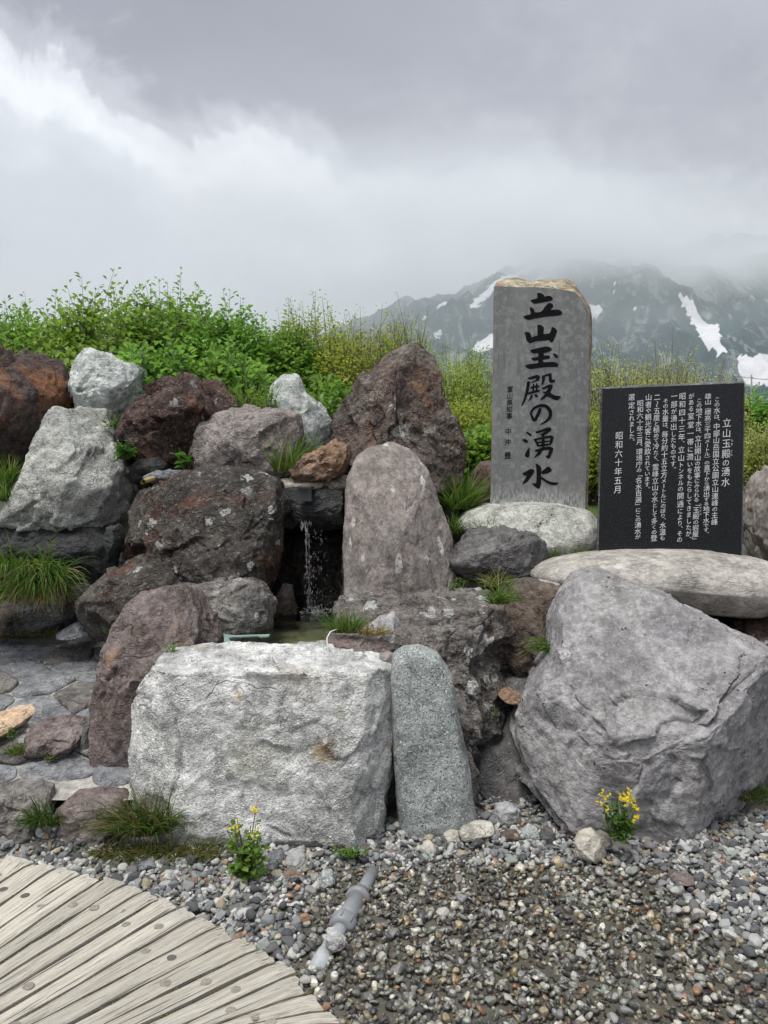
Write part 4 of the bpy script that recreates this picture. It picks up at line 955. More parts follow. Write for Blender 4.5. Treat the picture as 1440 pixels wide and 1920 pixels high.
def build_stele():
    root = thing('stele', 'tall grey stone stele with large black brush characters', 'monument', P(1010, 960, STELE_D + .1))
    org = root.location.copy()
    front = [(919, 962), (921, 880), (923, 760), (925, 640), (925.5, 560), (926, 537), (950, 537), (972, 538.5), (1005, 538), (1044, 542), (1077, 546.5), (1087, 554), (1092.5, 567), (1100, 577.5), (1105, 583), (1104.5, 640), (1102, 760), (1099, 880), (1097, 962)]
    ridge = [(918.5, 962), (920.5, 880), (922.5, 760), (924.5, 640), (925, 560), (926, 531), (938, 526), (953, 520), (972, 519.5), (985, 526), (994, 529), (1012, 523), (1064, 522.5), (1080, 534), (1092, 552), (1103, 575), (1110.5, 583.5), (1110, 640), (1107, 760), (1104, 880), (1102, 962)]
    # resample both so that they have matching points
    n = 60
    def samp(poly):
        p = np.array(poly, float); s = np.r_[0, np.cumsum(np.hypot(*np.diff(p, axis=0).T))]; s /= s[-1]
        t = np.linspace(0, 1, n); return np.stack([np.interp(t, s, p[:, 0]), np.interp(t, s, p[:, 1])], 1)
    rs = np.random.RandomState(2)
    f, r = samp(front), samp(ridge)
    q = np.concatenate([f * .13, np.zeros((n, 1))], 1)
    f = f + np.stack([fbm(q, 3), fbm(q + 9, 3)], 1) * np.array((.7, .7))
    top = (f[:, 1] < 600) & (f[:, 0] > 927)
    # face: one flat slab front
    fl = [P(px, py, STELE_D) - org for px, py in f]
    tri = tessellate_polygon([[Vector((p.x, p.z, 0)) for p in fl]])
    V = [p[:] for p in fl]; Fc = [tuple(t) if ((fl[t[1]].x - fl[t[0]].x) * (fl[t[2]].z - fl[t[0]].z) - (fl[t[1]].z - fl[t[0]].z) * (fl[t[2]].x - fl[t[0]].x)) > 0 else tuple(t)[::-1] for t in tri]
    me = bpy.data.meshes.new('face'); me.from_pydata(V, [], Fc); me.update()
    face = obj('face', me, M['stele_face'], root)
    # rough broken edge between the face and the back
    rings = [f]
    for k, t in enumerate((.18, .38, .6, .8, 1.0)):
        g = f * (1 - t) + r * t
        rings.append(g)
    V, Fc = [], []
    for k, g in enumerate(rings):
        dd = STELE_D + [.001, .02, .045, .075, .10, .13][k]
        for i, (px, py) in enumerate(g):
            s = .0 if k == 0 else 1.0
            j = fbm(np.array([[i * .55, k * .8, 1.3]]), 2)[0] * 5.5 * s * (1 if top[i] else .25)
            V.append((P(px, py + j, dd) - org)[:])
    for i, (px, py) in enumerate(r):
        V.append((P(px, py + 3, STELE_D + .26) - org)[:])
    m = len(rings) + 1
    for k in range(m - 1):
        for i in range(n - 1): Fc.append((k * n + i, (k + 1) * n + i, (k + 1) * n + i + 1, k * n + i + 1))
    b = (m - 1) * n
    Fc.append(tuple(b + i for i in range(n)))
    me = bpy.data.meshes.new('rough_edge'); me.from_pydata(V, [], Fc); me.update()
    tag(obj('rough_edge', me, M['stele_break'], root), 'broken tan and rust coloured top edge')
    for k, (sh, polys) in enumerate(GLYPHS):
        ps = [sh(q if k == 4 else rounded(q, 1)) for q in polys]
        obj('carved_character', flat_mesh(ps, STELE_D, org=org), M['ink'], root)
    for txt, a, b_, s in (('富山県知事', (956.3, 730), (955, 780), 12.0), ('中沖', (952.8, 809), (951.6, 829), 12.5), ('豊', (951.8, 854), (951.8, 854), 14)):
        for me in column(txt, a, b_, s, lambda px: STELE_D, org, .012): obj('small_character', me, M['ink'], root)
build_stele()

# ------------------------------------------------------------------ the black plaque
def plaque_d(px):
    t = (px - 1122) / (1395 - 1122); return 1 / ((1 - t) / 4.50 + t / 4.30)
def build_plaque():
    root = thing('plaque', 'polished black stone plaque with white engraved Japanese text', 'plaque', P(1258, 1045, 4.45))
    org = root.location.copy()
    fr = [(1121.5, 1062), (1129.5, 729), (1395, 718), (1389.5, 1062)]
    n = NT('black_granite'); v = n.coord(False)
    c = n.mix(n.ramp(n.noise(v, 140, 3, .7), .5, .68), (.010, .0115, .013), (.030, .033, .036))
    M['black_granite'] = n.done(n.principled(c, n.ramp(n.noise(v, 9, 5), .3, .7, .14, .24), n.bump(n.noise(v, 200, 2), .03, .003), .35))
    M['granite_chipped'] = rock_mat('granite_chipped', (.15, .155, .16), (.09, .095, .10), (.23, .235, .24), .6, 14, dark=(.03, .03, .03), light=(.36, .36, .37), sk=60, bump=1.2, bdist=.03)
    V = [P(px, py, plaque_d(px)) - org for px, py in fr]
    me = bpy.data.meshes.new('face'); me.from_pydata([p[:] for p in V], [], [(0, 3, 2, 1)]); me.update()
    obj('face', me, M['black_granite'], root)
    # chipped edges: top, left, right strips and the back
    V, Fc = [], []; m = 40; rows = 4
    path = [(1121.5 + (1129.5 - 1121.5) * t, 1062 + (729 - 1062) * t) for t in np.linspace(0, 1, m)] + [(1129.5 + 265.5 * t, 729 - 11 * t) for t in np.linspace(0, 1, m)[1:]] + [(1395 - 5.5 * t, 718 + 344 * t) for t in np.linspace(0, 1, m)[1:]]
    N_ = len(path)
    cxp, cyp = 1258, 890
    for k in range(rows + 1):
        for i, (px, py) in enumerate(path):
            g = [0, 2.0, 3.2, 3.6, 1.0][k]
            j = fbm(np.array([[i * .45, k * 1.3, 7.]]), 2)[0] * 2.2 * (k > 0)
            if i < m: ox, oy = -(g + j), 0
            elif i < 2 * m - 1: ox, oy = 0, -(g + j)
            else: ox, oy = (g + j) * .5, 0
            V.append((P(px + ox, py + oy, plaque_d(px) + [.0008, .012, .04, .09, .13][k]) - org)[:])
    for k in range(rows):
        for i in range(N_ - 1): Fc.append((k * N_ + i, (k + 1) * N_ + i, (k + 1) * N_ + i + 1, k * N_ + i + 1))
    b = rows * N_; Fc.append(tuple(b + i for i in range(N_)))
    me = bpy.data.meshes.new('chipped_edge'); me.from_pydata(V, [], Fc); me.update()
    tag(obj('chipped_edge', me, M['granite_chipped'], root), 'rough chipped grey edge')
    cols = [('立山玉殿の湧水', (1362.6, 793), (1360, 904), 17.5),
            ('この水は、中部山岳国立公園立山連峰の主峰', (1344.5, 749), (1339.5, 979), 13.4),
            ('雄山（標高三千四メートル）の直下から湧出する地下水です。', (1327.5, 743), (1323.4, 1001), 13.0),
            ('この地下水は、立山開山の故事にみられる「玉殿の岩屋」', (1311, 751), (1303.5, 1012), 13.2),
            ('がある室堂一帯に潤いをもたらしてきましたが、', (1296, 743), (1290.5, 1011), 13.4),
            ('昭和四十三年、立山トンネルの開通により、その', (1279.5, 743), (1274, 1012), 13.6),
            ('一部が湧出したものです。', (1264, 743), (1261.5, 880), 13.4),
            ('その水量は、毎分約十五立方メートルにのぼり、水温も', (1248, 752), (1242, 1009), 13.0),
            ('二〜五度と極めて冷たく、霊峰立山の水として多くの登', (1232, 745), (1226, 1009), 13.2),
            ('山者や観光客に愛飲されています。', (1216, 745), (1213, 917), 13.2),
            ('昭和六十年三月、環境庁の「名水百選」にこの湧水が', (1200.5, 756), (1195.5, 1007), 13.2),
            ('選定されました。', (1184, 745), (1184.5, 828), 13.2),
            ('昭和六十年五月', (1161, 817), (1158, 918), 15.5),
            ('たま', (1372.5, 826), (1372, 833), 6.0), ('どの', (1371.5, 846), (1371, 853), 6.0), ('たまどの', (1313.5, 946), (1313, 964), 5.0)]
    for txt, a, b_, s in cols:
        for me in column(txt, a, b_, s, plaque_d, org): obj('engraved_character', me, M['engraved_white'], root)
build_plaque()

# ------------------------------------------------------------------ wooden boardwalk
DECK_Z = .075
def wood_mat():
    n = NT('weathered_wood'); v = n.coord()
    g = n.noise(n.mapping(v, (.45, 9, 9)), 9, 7, .65, .08)
    g2 = n.noise(n.mapping(v, (1.2, 40, 40)), 7, 4, .7)
    c = n.mix(n.ramp(g, .35, .65), (.37, .345, .285), (.51, .48, .415))
    c = n.mix(n.ramp(g2, .54, .66), c, (.20, .18, .15))
    c = n.mix(n.ramp(g2, .46, .36), c, (.57, .54, .475))
    oi = n.N('ShaderNodeObjectInfo')
    c = n.mix(1.0, c, n.ramp(oi.outputs['Random'], 0, 1, .84, 1.14), 'MULTIPLY')
    c = n.mix(n.math('MULTIPLY', n.ramp(n.noise(v, 3.5, 6, .65), .54, .70), .55), c, (.36, .35, .31))
    crack = n.ramp(n.noise(n.mapping(v, (.35, 22, 22)), 5, 3, .5), .64, .67)
    c = n.mix(n.math('MULTIPLY', crack, .8), c, (.055, .048, .04))
    h = n.math('SUBTRACT', n.math('ADD', n.math('MULTIPLY', g2, .6), g), n.math('MULTIPLY', crack, .8))
    return n.done(n.principled(c, .85, n.bump(h, .5, .006), .25))
M['wood'] = wood_mat()
M['wood_plug'] = plain('wood_plug', (.24, .22, .19), .85, .3, 60, .4)
M['wood_plug_dark'] = plain('wood_plug_dark', (.10, .09, .08), .85, .3, 60, .4)
def build_deck():
    lines = [((-40, 318), (25, 236)), ((0, 345), (118, 268)), ((0, 430), (210, 285)), ((0, 512), (303, 305)), ((0, 588), (388, 322)), ((0, 646), (470, 345)), ((0, 704), (537, 372)), ((0, 765), (604, 396)),
             ((0, 832), (676, 428)), ((30, 880), (748, 462)), ((110, 880), (824, 500)), ((250, 880), (888, 545)), ((375, 880), (962, 590)), ((530, 880), (1030, 638)), ((680, 880), (1102, 682)),
             ((800, 880), (1164, 748)), ((905, 880), (1228, 815)), ((1060, 890), (1275, 870)), ((1180, 960), (1330, 945)), ((1220, 1040), (1380, 1020))]
    W = []
    for a, b in lines:
        A = on_z(a[0] / 2, 1480 + a[1] / 2, DECK_Z); Bp = on_z(b[0] / 2, 1480 + b[1] / 2, DECK_Z)
        dv = (A - Bp).normalized(); A = Bp + dv * 2.0
        W.append((Bp, A))
    o0 = W[8][0].copy(); o0.z = 0
    root = tag(obj('boardwalk', None, None, None, o0), 'curved boardwalk of weathered grey planks in the lower left corner', 'boardwalk')
    rs = np.random.RandomState(8)
    plugs = []
    for k in range(len(W) - 1):
        R0, L0 = W[k]; R1, L1 = W[k + 1]
        mid_r, mid_l = (R0 + R1) / 2, (L0 + L1) / 2
        ax = (mid_r - mid_l).normalized(); ay = Vector((-ax.y, ax.x, 0))
        nx, ny = 46, 7; T_ = .045
        V, Fc = [], []
        gap = .006
        e = rs.normal(0, .006, 2)
        top = []
        TT, SS = np.meshgrid(np.arange(nx) / (nx - 1), np.arange(ny) / (ny - 1), indexing='ij'); TT, SS = TT.ravel(), SS.ravel()
        WB = fbm(np.stack([TT * 9 + k * 3.1, SS * 2.0, TT * 0 + 1.5], 1), 3); ZB = fbm(np.stack([TT * 14, SS * 5 + k * 4, TT * 0 + 2.5], 1), 3)
        EB = fbm(np.stack([SS * 6, SS * 0 + k * 2.2, SS * 0 + 4.], 1), 2)
        for i in range(nx):
            t = i / (nx - 1)
            # rough rounded plank end, wavy long edges
            for j in range(ny):
                s = j / (ny - 1)
                p0 = R0.lerp(L0, t); p1 = R1.lerp(L1, t); w = (p1 - p0).length
                ss = gap / w + s * (1 - 2 * gap / w)
                p = p0.lerp(p1, ss)
                wob = WB[i * ny + j]
                edge = abs(s - .5) * 2
                p = p + (p1 - p0).normalized() * (wob * .008 * edge * (1 if s > .5 else -1)) + ax * ((e[0] if s < .5 else e[1]) * (1 - t) + EB[i * ny + j] * .008 * (1 - t))
                z = ZB[i * ny + j] * .0035 - (edge ** 6) * .005 - (.006 if i == 0 else 0)
                top.append(p + Vector((0, 0, z)))
        loc = mid_r.lerp(mid_l, .5); rot = math.atan2(ax.y, ax.x)
        Mi = Matrix.Rotation(-rot, 3, 'Z')
        V = [Mi @ (p - loc) for p in top]
        nb = len(V); V += [Vector((p.x, p.y, -T_)) for p in V]
        idx = lambda i, j: i * ny + j
        for i in range(nx - 1):
            for j in range(ny - 1): Fc.append((idx(i, j), idx(i, j + 1), idx(i + 1, j + 1), idx(i + 1, j)))
        rim = [idx(0, j) for j in range(ny)] + [idx(i, ny - 1) for i in range(1, nx)] + [idx(nx - 1, j) for j in range(ny - 2, -1, -1)] + [idx(i, 0) for i in range(nx - 2, 0, -1)]
        for a, b in zip(rim, rim[1:] + rim[:1]): Fc.append((b, a, a + nb, b + nb))
        me = bpy.data.meshes.new('plank'); me.from_pydata([v[:] for v in V], [], Fc); me.update()
        bm = bmesh.new(); bm.from_mesh(me); bmesh.ops.recalc_face_normals(bm, faces=bm.faces); bm.to_mesh(me); bm.free()
        pl = obj('plank', me, M['wood'], root, loc - o0, (0, 0, rot))
        for q, jx in ((.20, .03), (.62, .05), (1.05, .05)):
            dd = q + rs.normal(0, jx)
            p = R0.lerp(L0, dd / 2).lerp(R1.lerp(L1, dd / 2), rs.uniform(.4, .6))
            pm = MB(); r = rs.uniform(.0125, .0155)
            pm.tube([(0, 0, -.012), (0, 0, .0022), (0, 0, .003)], [r, r, r * .86], 14)
            pm.tube([(0, 0, -.012), (0, 0, .0014)], [r * 1.12, r * 1.12], 14)
            po = pm.build('wood_plug', M['wood_plug_dark'] if rs.rand() < .3 else M['wood_plug'], pl)
            lp = Mi @ (p - loc); po.location = (lp.x, lp.y, rs.uniform(-.003, .001))
    U, Fi = ico(1); VV, FF, CC, nv = [], [], [], 0
    for k, (R_, L_) in enumerate(W[1:-1]):
        ts = rs.rand(420)
        nz = fbm(np.stack([ts * 9, ts * 0 + k * 2.3, ts * 0], 1), 3)
        for t, q in zip(ts, nz):
            if q < -.02: continue
            r = rs.uniform(.003, .0065); p = R_.lerp(L_, t)
            VV.append(U * (r * 1.3, r * 1.3, r) + (p.x + rs.normal(0, .003), p.y + rs.normal(0, .003), DECK_Z - rs.uniform(.010, .030))); FF.append(Fi + nv); nv += len(U)
            c = np.array((.13, .155, .035) if rs.rand() < .6 else (.14, .12, .075)) * rs.uniform(.6, 1.3)
            CC.append(np.tile(c, (len(U), 1)))
    me = mesh_np('moss', np.concatenate(VV), np.concatenate(FF)); add_col(me, np.concatenate(CC))
    tag(obj('moss', me, M['leaf']), 'green moss and grit filling the gaps between boardwalk planks', 'moss', kind='stuff')
    return [((R.x, R.y), (L_.x, L_.y)) for R, L_ in W]
DECK = build_deck()

# ------------------------------------------------------------------ gravel
def deck_inside(x, y):
    poly = [d[0] for d in DECK] + [d[1] for d in reversed(DECK)]
    return inside(poly, x, y)
def pebble_mat():
    n = NT('pebble')
    v = n.coord()
    at = n.N('ShaderNodeAttribute'); at.attribute_name = 'Col'
    oi = n.N('ShaderNodeObjectInfo')
    # lone pebbles carry their colour on the object, the mass of gravel in a colour attribute
    base = n.mix(1.0, at.outputs['Color'], oi.outputs['Color'], 'MULTIPLY')
    wet = n.math('SUBTRACT', 1.0, n.math('MULTIPLY', at.outputs['Alpha'], oi.outputs['Alpha']))
    sep = n.N('ShaderNodeSeparateColor'); n.L(base, sep.inputs[0])
    pale = n.ramp(sep.outputs[0], .10, .35)
    s = n.noise(v, 210, 3, .75)
    c = n.mix(n.math('MULTIPLY', n.ramp(s, .50, .40), n.math('ADD', .22, n.math('MULTIPLY', pale, .30))), base, (.03, .03, .03))
    s2 = n.noise(n.mapping(v, loc=(3, 1, 7)), 230, 3, .75)
    c = n.mix(n.math('MULTIPLY', n.ramp(s2, .55, .66), n.math('ADD', .10, n.math('MULTIPLY', pale, .35))), c, (.62, .62, .60))
    c = n.mix(1.0, c, n.ramp(n.noise(v, 40, 5), .3, .7, .75, 1.25), 'MULTIPLY')
    c = n.mix(n.math('MULTIPLY', wet, .20), c, n.mix(1.0, c, c, 'MULTIPLY'))
    r = n.math('SUBTRACT', .85, n.math('MULTIPLY', wet, .62))
    return n.done(n.principled(c, r, n.bump(n.noise(v, 120, 4, .7), .35, .004), .45))
M['pebble'] = pebble_mat()
PAL = [(.26, [(.07, .071, .076), (.095, .095, .10), (.055, .056, .06), (.11, .105, .10)], 'dark'), (.29, [(.23, .23, .235), (.28, .28, .28), (.19, .195, .20), (.25, .24, .23)], 'grey'),
       (.29, [(.44, .44, .42), (.50, .50, .47), (.40, .41, .38), (.54, .52, .47)], 'pale'), (.06, [(.22, .25, .215), (.28, .31, .27)], 'green'),
       (.065, [(.38, .31, .20), (.44, .37, .25), (.33, .27, .17)], 'tan'), (.035, [(.30, .16, .08), (.22, .12, .085), (.36, .20, .11)], 'rust')]
def pick(rs):
    u = rs.rand(); a = 0
    for w, cs, nm in PAL:
        a += w
        if u <= a: break
    c = np.array(cs[rs.randint(len(cs))]) * rs.uniform(.8, 1.2)
    return c, nm
def pebble_proto(sub, seed):
    rs = np.random.RandomState(seed)
    U, Fc = ico(sub); V = U.copy()
    for _ in range(rs.randint(8, 14)):
        q = rs.normal(size=3); q /= np.linalg.norm(q); o = rs.uniform(.5, .85)
        dd = V @ q - o; m = dd > 0; V[m] -= q * dd[m][:, None] * .9
    V *= (1, rs.uniform(.68, .95), rs.uniform(.5, .8))
    V *= (1 + .14 * fbm(U * 1.4 + seed * 5.1, 2))[:, None]
    V /= np.abs(V).max()
    return V, Fc
def wetness(x, y):
    q = np.stack([x * 1.6, y * 1.6, x * 0 + 3.3], 1)
    w = sstep(-.45, -.1, x) * (1 - sstep(.95, 1.25, x + .25 * (y - 2.3)))
    return np.clip(w * sstep(3.08, 2.92, y) + fbm(q, 2) * .25, 0, 1)
def build_gravel():
    rs = np.random.RandomState(21)
    items = []     # x, y, z, r, color, wet, kind
    def zone(x, y):
        if y > 3.55 or y < 1.75: return False
        px = CX + F * x / y
        if px < -40 or px > 1500: return False
        if y > 3.12:    # only between and in front of the boulders
            if not ((-.06 < x < .80 and y < 3.38) or (.28 < x < .80) or x > 1.02 or (x < -.9 and y < 3.16)): return False
            if y > 3.3 and x > 1.0: return y < 3.45
        return True
    # three passes: small filler, common, large
    for cnt, lo, hi, lift in ((5200, .006, .012, .0), (8200, .0095, .018, .006), (900, .018, .030, .010), (700, .017, .027, .014)):
        X = rs.uniform(-2.2, 2.3, cnt * 2); Y = 1.75 + (3.55 - 1.75) * rs.rand(cnt * 2)
        D = deck_inside(X, Y); k = 0; WT = wetness(X, Y); GZ = ground_z(X, Y)
        for x, y, dk, wet, g in zip(X, Y, D, WT, GZ):
            if dk and lo > .008: continue
            if not zone(x, y): continue
            if lo < .008 and dk: wet = 0
            r = lo + (hi - lo) * rs.rand() ** 1.6
            if lo > .015 and wet > .5 and rs.rand() < (.8 if lo > .0175 else 1.0): continue     # the wet middle has smaller stones
            c, nm = pick(rs)
            c = c * ((1.0, .99, .95) if wet > .45 else (.97, .99, 1.0))
            if wet < .35: c = c * .92 + .02
            items.append((x, y, g + r * rs.uniform(.0, .35) + lift * rs.uniform(.2, 1.0), r, c, wet, nm))
            k += 1
            if k >= cnt: break
    # which show largest in the photo and are in the frame
    A_ = np.array([it[:4] for it in items]); ax_, ay_ = CX + F * A_[:, 0] / A_[:, 1], HY - F * (A_[:, 2] - EYE) / A_[:, 1]
    sh_ = A_[:, 3] / A_[:, 1] * ((ax_ > 5) & (ax_ < 1435) & (ay_ > 1500) & (ay_ < 1915) & ~deck_inside(A_[:, 0], A_[:, 1]))
    order = list(np.argsort(-sh_))
    big = order[:255]; rest = order[255:]
    # mass
    protos = [pebble_proto(2, 100 + k) for k in range(30)]; small = [pebble_proto(1, 200 + k) for k in range(30)]
    VV, FF, CC, nv = [], [], [], 0
    for i in rest:
        x, y, z, r, c, wet, nm = items[i]
        V, Fc = (small if r < .0115 else protos)[rs.randint(30)]
        a = rs.uniform(0, 6.28); ca, sa = math.cos(a), math.sin(a); tx, ty = rs.normal(0, .35, 2)
        W = V * r
        W = np.stack([W[:, 0] * ca - W[:, 1] * sa, W[:, 0] * sa + W[:, 1] * ca, W[:, 2]], 1)
        W[:, 2] += W[:, 0] * tx + W[:, 1] * ty
        VV.append(W + (x, y, z)); FF.append(Fc + nv); nv += len(W)
        CC.append(np.tile(np.r_[c, 1 - wet], (len(W), 1)))
    me = mesh_np('gravel', np.concatenate(VV), np.concatenate(FF)); add_col(me, np.concatenate(CC))
    tag(obj('gravel', me, M['pebble']), 'wet and dry grey gravel bed in front of the boulders', 'gravel', kind='stuff')
    names = {'dark': 'dark grey pebble', 'grey': 'mid grey pebble', 'pale': 'pale speckled pebble', 'green': 'greenish grey pebble', 'tan': 'tan pebble', 'rust': 'rust brown pebble'}
    big_protos = []
    for k in range(14):
        V, Fc = pebble_proto(3, 300 + k)
        V = V * (1 + .03 * fbm(V * 6 + k, 3))[:, None]
        me = mesh_np('pebble', V, Fc); add_col(me, np.ones((len(V), 4))); me.materials.append(M['pebble']); big_protos.append(me)
    for i in big:
        x, y, z, r, c, wet, nm = items[i]
        o = obj('pebble', big_protos[rs.randint(14)])
        o.location = (x, y, z); o.scale = (r, r, r); o.rotation_euler = (rs.normal(0, .3), rs.normal(0, .3), rs.uniform(0, 6.28))
        o.color = (*c, 1 - wet)
        zone_ = ('near the boardwalk edge' if y < 2.75 else 'between boardwalk and white granite') if x < -.35 else ('close beside the drain pipe' if x < .05 else 'by the squarish cream stone' if (.6 < x < 1.1 and y > 2.75) else 'near the bottom edge' if y < 2.3 and wet > .5 else 'in the wet gravel below the green stone' if wet > .5 and x < .65 else 'in the wet gravel below the huge grey boulder' if wet > .5 else ('along the foot of the boulders' if y > 2.85 else 'on the dry gravel at right'))
        tag(o, f'{names[nm]}, one of the larger, {zone_}', 'pebble', f'{names[nm]}s {zone_}')
build_gravel()
# named larger stones lying on the gravel
NAMED = [('squarish cream stone with a darker wet foot in front of the huge grey boulder', [(1078, 1580), (1086, 1563), (1110, 1554), (1128, 1575), (1134, 1605), (1110, 1617), (1080, 1612)], 3.02, .05, 'cream_stone', 4),
         ('long cream stone at the right foot of the green speckled stone', [(862, 1562), (870, 1543), (905, 1538), (924, 1542), (926, 1566), (900, 1577), (866, 1576)], 3.2, .05, 'cream_stone', 3.4),
         ('small cream stone left of the long cream stone', [(831, 1560), (845, 1550), (860, 1553), (862, 1575), (848, 1585), (835, 1578)], 3.2, .04, 'cream_stone', 3),
         ('light grey angular stone leaning above the long cream stone', [(924, 1528), (930, 1507), (955, 1504), (974, 1522), (978, 1548), (955, 1556), (930, 1550)], 3.35, .05, 'pale_stone', 3.4),
         ('pale faceted pebble just below the foot of the green stone', [(786, 1598), (795, 1577), (808, 1576), (818, 1592), (814, 1606), (798, 1610)], 3.1, .04, 'cream_stone', 3.2),
         ('brown round stone in front of the dark slab', [(938, 1572), (950, 1556), (970, 1555), (978, 1572), (970, 1586), (948, 1588)], 3.2, .04, 'red_brown', 2.4),
         ('speckled grey round stone beside the brown stone', [(978, 1560), (992, 1545), (1008, 1552), (1012, 1570), (998, 1580), (982, 1576)], 3.22, .04, 'granite_green', 2.4),
         ('smooth grey egg stone left of the huge grey boulder', [(1012, 1565), (1022, 1549), (1036, 1553), (1042, 1575), (1032, 1590), (1016, 1585)], 3.2, .04, 'andesite_dark', 2.3),
         ('greyish flat stone right of the squarish cream stone', [(1112, 1568), (1130, 1557), (1146, 1570), (1148, 1586), (1130, 1592)], 3.08, .05, 'pink_grey', 2.6),
         ('large grey stone left of the yellow flowers near the white granite', [(494, 1622), (505, 1598), (525, 1594), (534, 1612), (530, 1632), (505, 1636)], 2.98, .05, 'slate_blue', 2.8),
         ('rough light grey stone beside the flowers below white granite', [(534, 1618), (540, 1597), (562, 1594), (577, 1615), (572, 1635), (545, 1638)], 2.98, .05, 'pale_stone', 3),
         ('orange brown stone in the gravel below the white granite', [(526, 1648), (538, 1632), (560, 1634), (572, 1648), (560, 1658), (535, 1658)], 2.88, .04, 'orange_brown', 2.6),
         ('grey rounded stone on the gravel next to the mossy grass', [(250, 1622), (262, 1608), (285, 1607), (294, 1622), (286, 1638), (260, 1640)], 2.95, .04, 'slate_blue', 2.4),
         ('greenish round stone right of the mossy grass', [(320, 1625), (330, 1608), (348, 1610), (358, 1628), (345, 1642), (326, 1640)], 2.95, .04, 'granite_green', 2.4),
         ('bright white speckled stone by the curved boardwalk edge', [(302, 1648), (308, 1634), (330, 1632), (345, 1645), (340, 1660), (312, 1662)], 2.86, .04, 'granite_white', 2.6),
         ('small white stone below the yellow flowers', [(426, 1662), (434, 1646), (452, 1645), (464, 1660), (452, 1676), (432, 1674)], 2.8, .04, 'cream_stone', 2.4),
         ('speckled green grey stone above the pipe', [(592, 1652), (605, 1632), (622, 1630), (628, 1650), (612, 1672), (598, 1668)], 2.84, .04, 'granite_green', 2.6),
         ('dark grey smooth stone lying alone at the lower right', [(1276, 1873), (1284, 1858), (1294, 1860), (1299, 1875), (1290, 1887), (1280, 1884)], 2.22, .02, 'andesite_dark', 2.4),
         ('larger grey stone in the gravel at the right side', [(1338, 1835), (1345, 1820), (1360, 1818), (1367, 1838), (1358, 1856), (1344, 1852)], 2.32, .025, 'slate_blue', 2.4),
         ('brown grey stone half in the puddle below the huge boulder', [(1258, 1650), (1270, 1637), (1290, 1635), (1302, 1646), (1295, 1660), (1268, 1660)], 2.84, .04, 'mauve_grey', 2.4),
         ('light grey stone at the right foot of the huge boulder', [(1272, 1590), (1280, 1575), (1296, 1590), (1300, 1602), (1284, 1604)], 3.1, .04, 'pale_stone', 3),
         ('whitish wedge pebble by the right foot of the huge boulder', [(1310, 1578), (1318, 1562), (1334, 1572), (1338, 1584), (1320, 1588)], 3.14, .04, 'pale_stone', 3),
         ('rust orange stone in the gravel at the right edge', [(1412, 1602), (1418, 1592), (1440, 1594), (1446, 1606), (1424, 1610)], 3.05, .04, 'orange_brown', 2.6),
         ('pale square pebble lying on the grey pipe', [(610, 1768), (614, 1752), (632, 1748), (648, 1758), (646, 1776), (622, 1785)], 2.42, .03, 'pale_stone', 3.2),
         ('greenish block pebble near the mossy foot of the thin slab', [(732, 1610), (740, 1598), (765, 1600), (770, 1615), (758, 1624), (735, 1620)], 3.05, .04, 'block_grey', 3.2)]
for k, (lab, poly, d, T, mt, n_) in enumerate(NAMED):
    rock('stone', lab, poly, d, T, mt, n_ + 1.2, .12, 70 + k, 5, amp=.8, facets=9, cat='stone', chis=1.6)
def build_puddle():
    n = 2
    me = bpy.data.meshes.new('puddle')
    z = .0125
    out = [(-.42, 1.7), (1.5, 1.7), (1.55, 2.2), (1.15, 2.5), (1.1, 2.8), (1.25, 2.97), (.6, 3.0), (.15, 2.95), (-.3, 2.9), (-.42, 2.4)]
    me.from_pydata([(x, y, z) for x, y in out], [], [tuple(range(len(out)))]); me.update()
    tag(obj('puddle', me, water_mat('puddle_water', (.86, .85, .81), .03, 22, .10)), kind='structure')
build_puddle()

# ------------------------------------------------------------------ drain pipe
def build_pipe():
    root = thing('drain_pipe', 'grey plastic drain pipe with couplings half buried in gravel', 'pipe', on_z(655, 1715, 0))
    o = root.location.copy()
    a, b = on_z(700, 1634, .016), on_z(590, 1828, -.006)
    ax = (b - a).normalized(); L_ = (b - a).length
    def at(t): return a.lerp(b, t) - o
    m = MB(); m.tube([at(0), at(.30)], [.024, .024], 20); m.build('inlet_pipe', M['pvc'], root, smooth=True)
    m = MB(); m.tube([at(.24), at(.29), at(.30), at(.315), at(.33)], [.030, .040, .046, .046, .038], 20); m.build('coupling', M['pvc'], root, smooth=True)
    m = MB(); m.tube([at(.31), at(.58)], [.034, .034], 20); m.build('pipe_body', M['pvc'], root, smooth=True)
    m = MB(); m.tube([at(.53), at(.545), at(.56), at(.62), at(.625)], [.038, .046, .048, .044, .03], 20); cp = m.build('coupling', M['pvc'], root, smooth=True)
    for k in range(8):
        g = k * math.pi / 4; s = ax.orthogonal().normalized(); q = (s * math.cos(g) + ax.cross(s) * math.sin(g)) * .0465
        r = MB(); r.tube([at(.55) + q, at(.61) + q], [.0028, .0028], 6); r.build('coupling_rib', M['pvc'], cp)
    m = MB(); m.tube([at(.60), at(.84)], [.027, .027], 20); m.build('outlet_pipe', M['pvc_pale'], root, smooth=True)
    m = MB(); m.tube([at(.83), at(.835), at(.98)], [.028, .031, .031], 20); m.build('outlet_sleeve', M['pvc_pale'], root, smooth=True)
build_pipe()

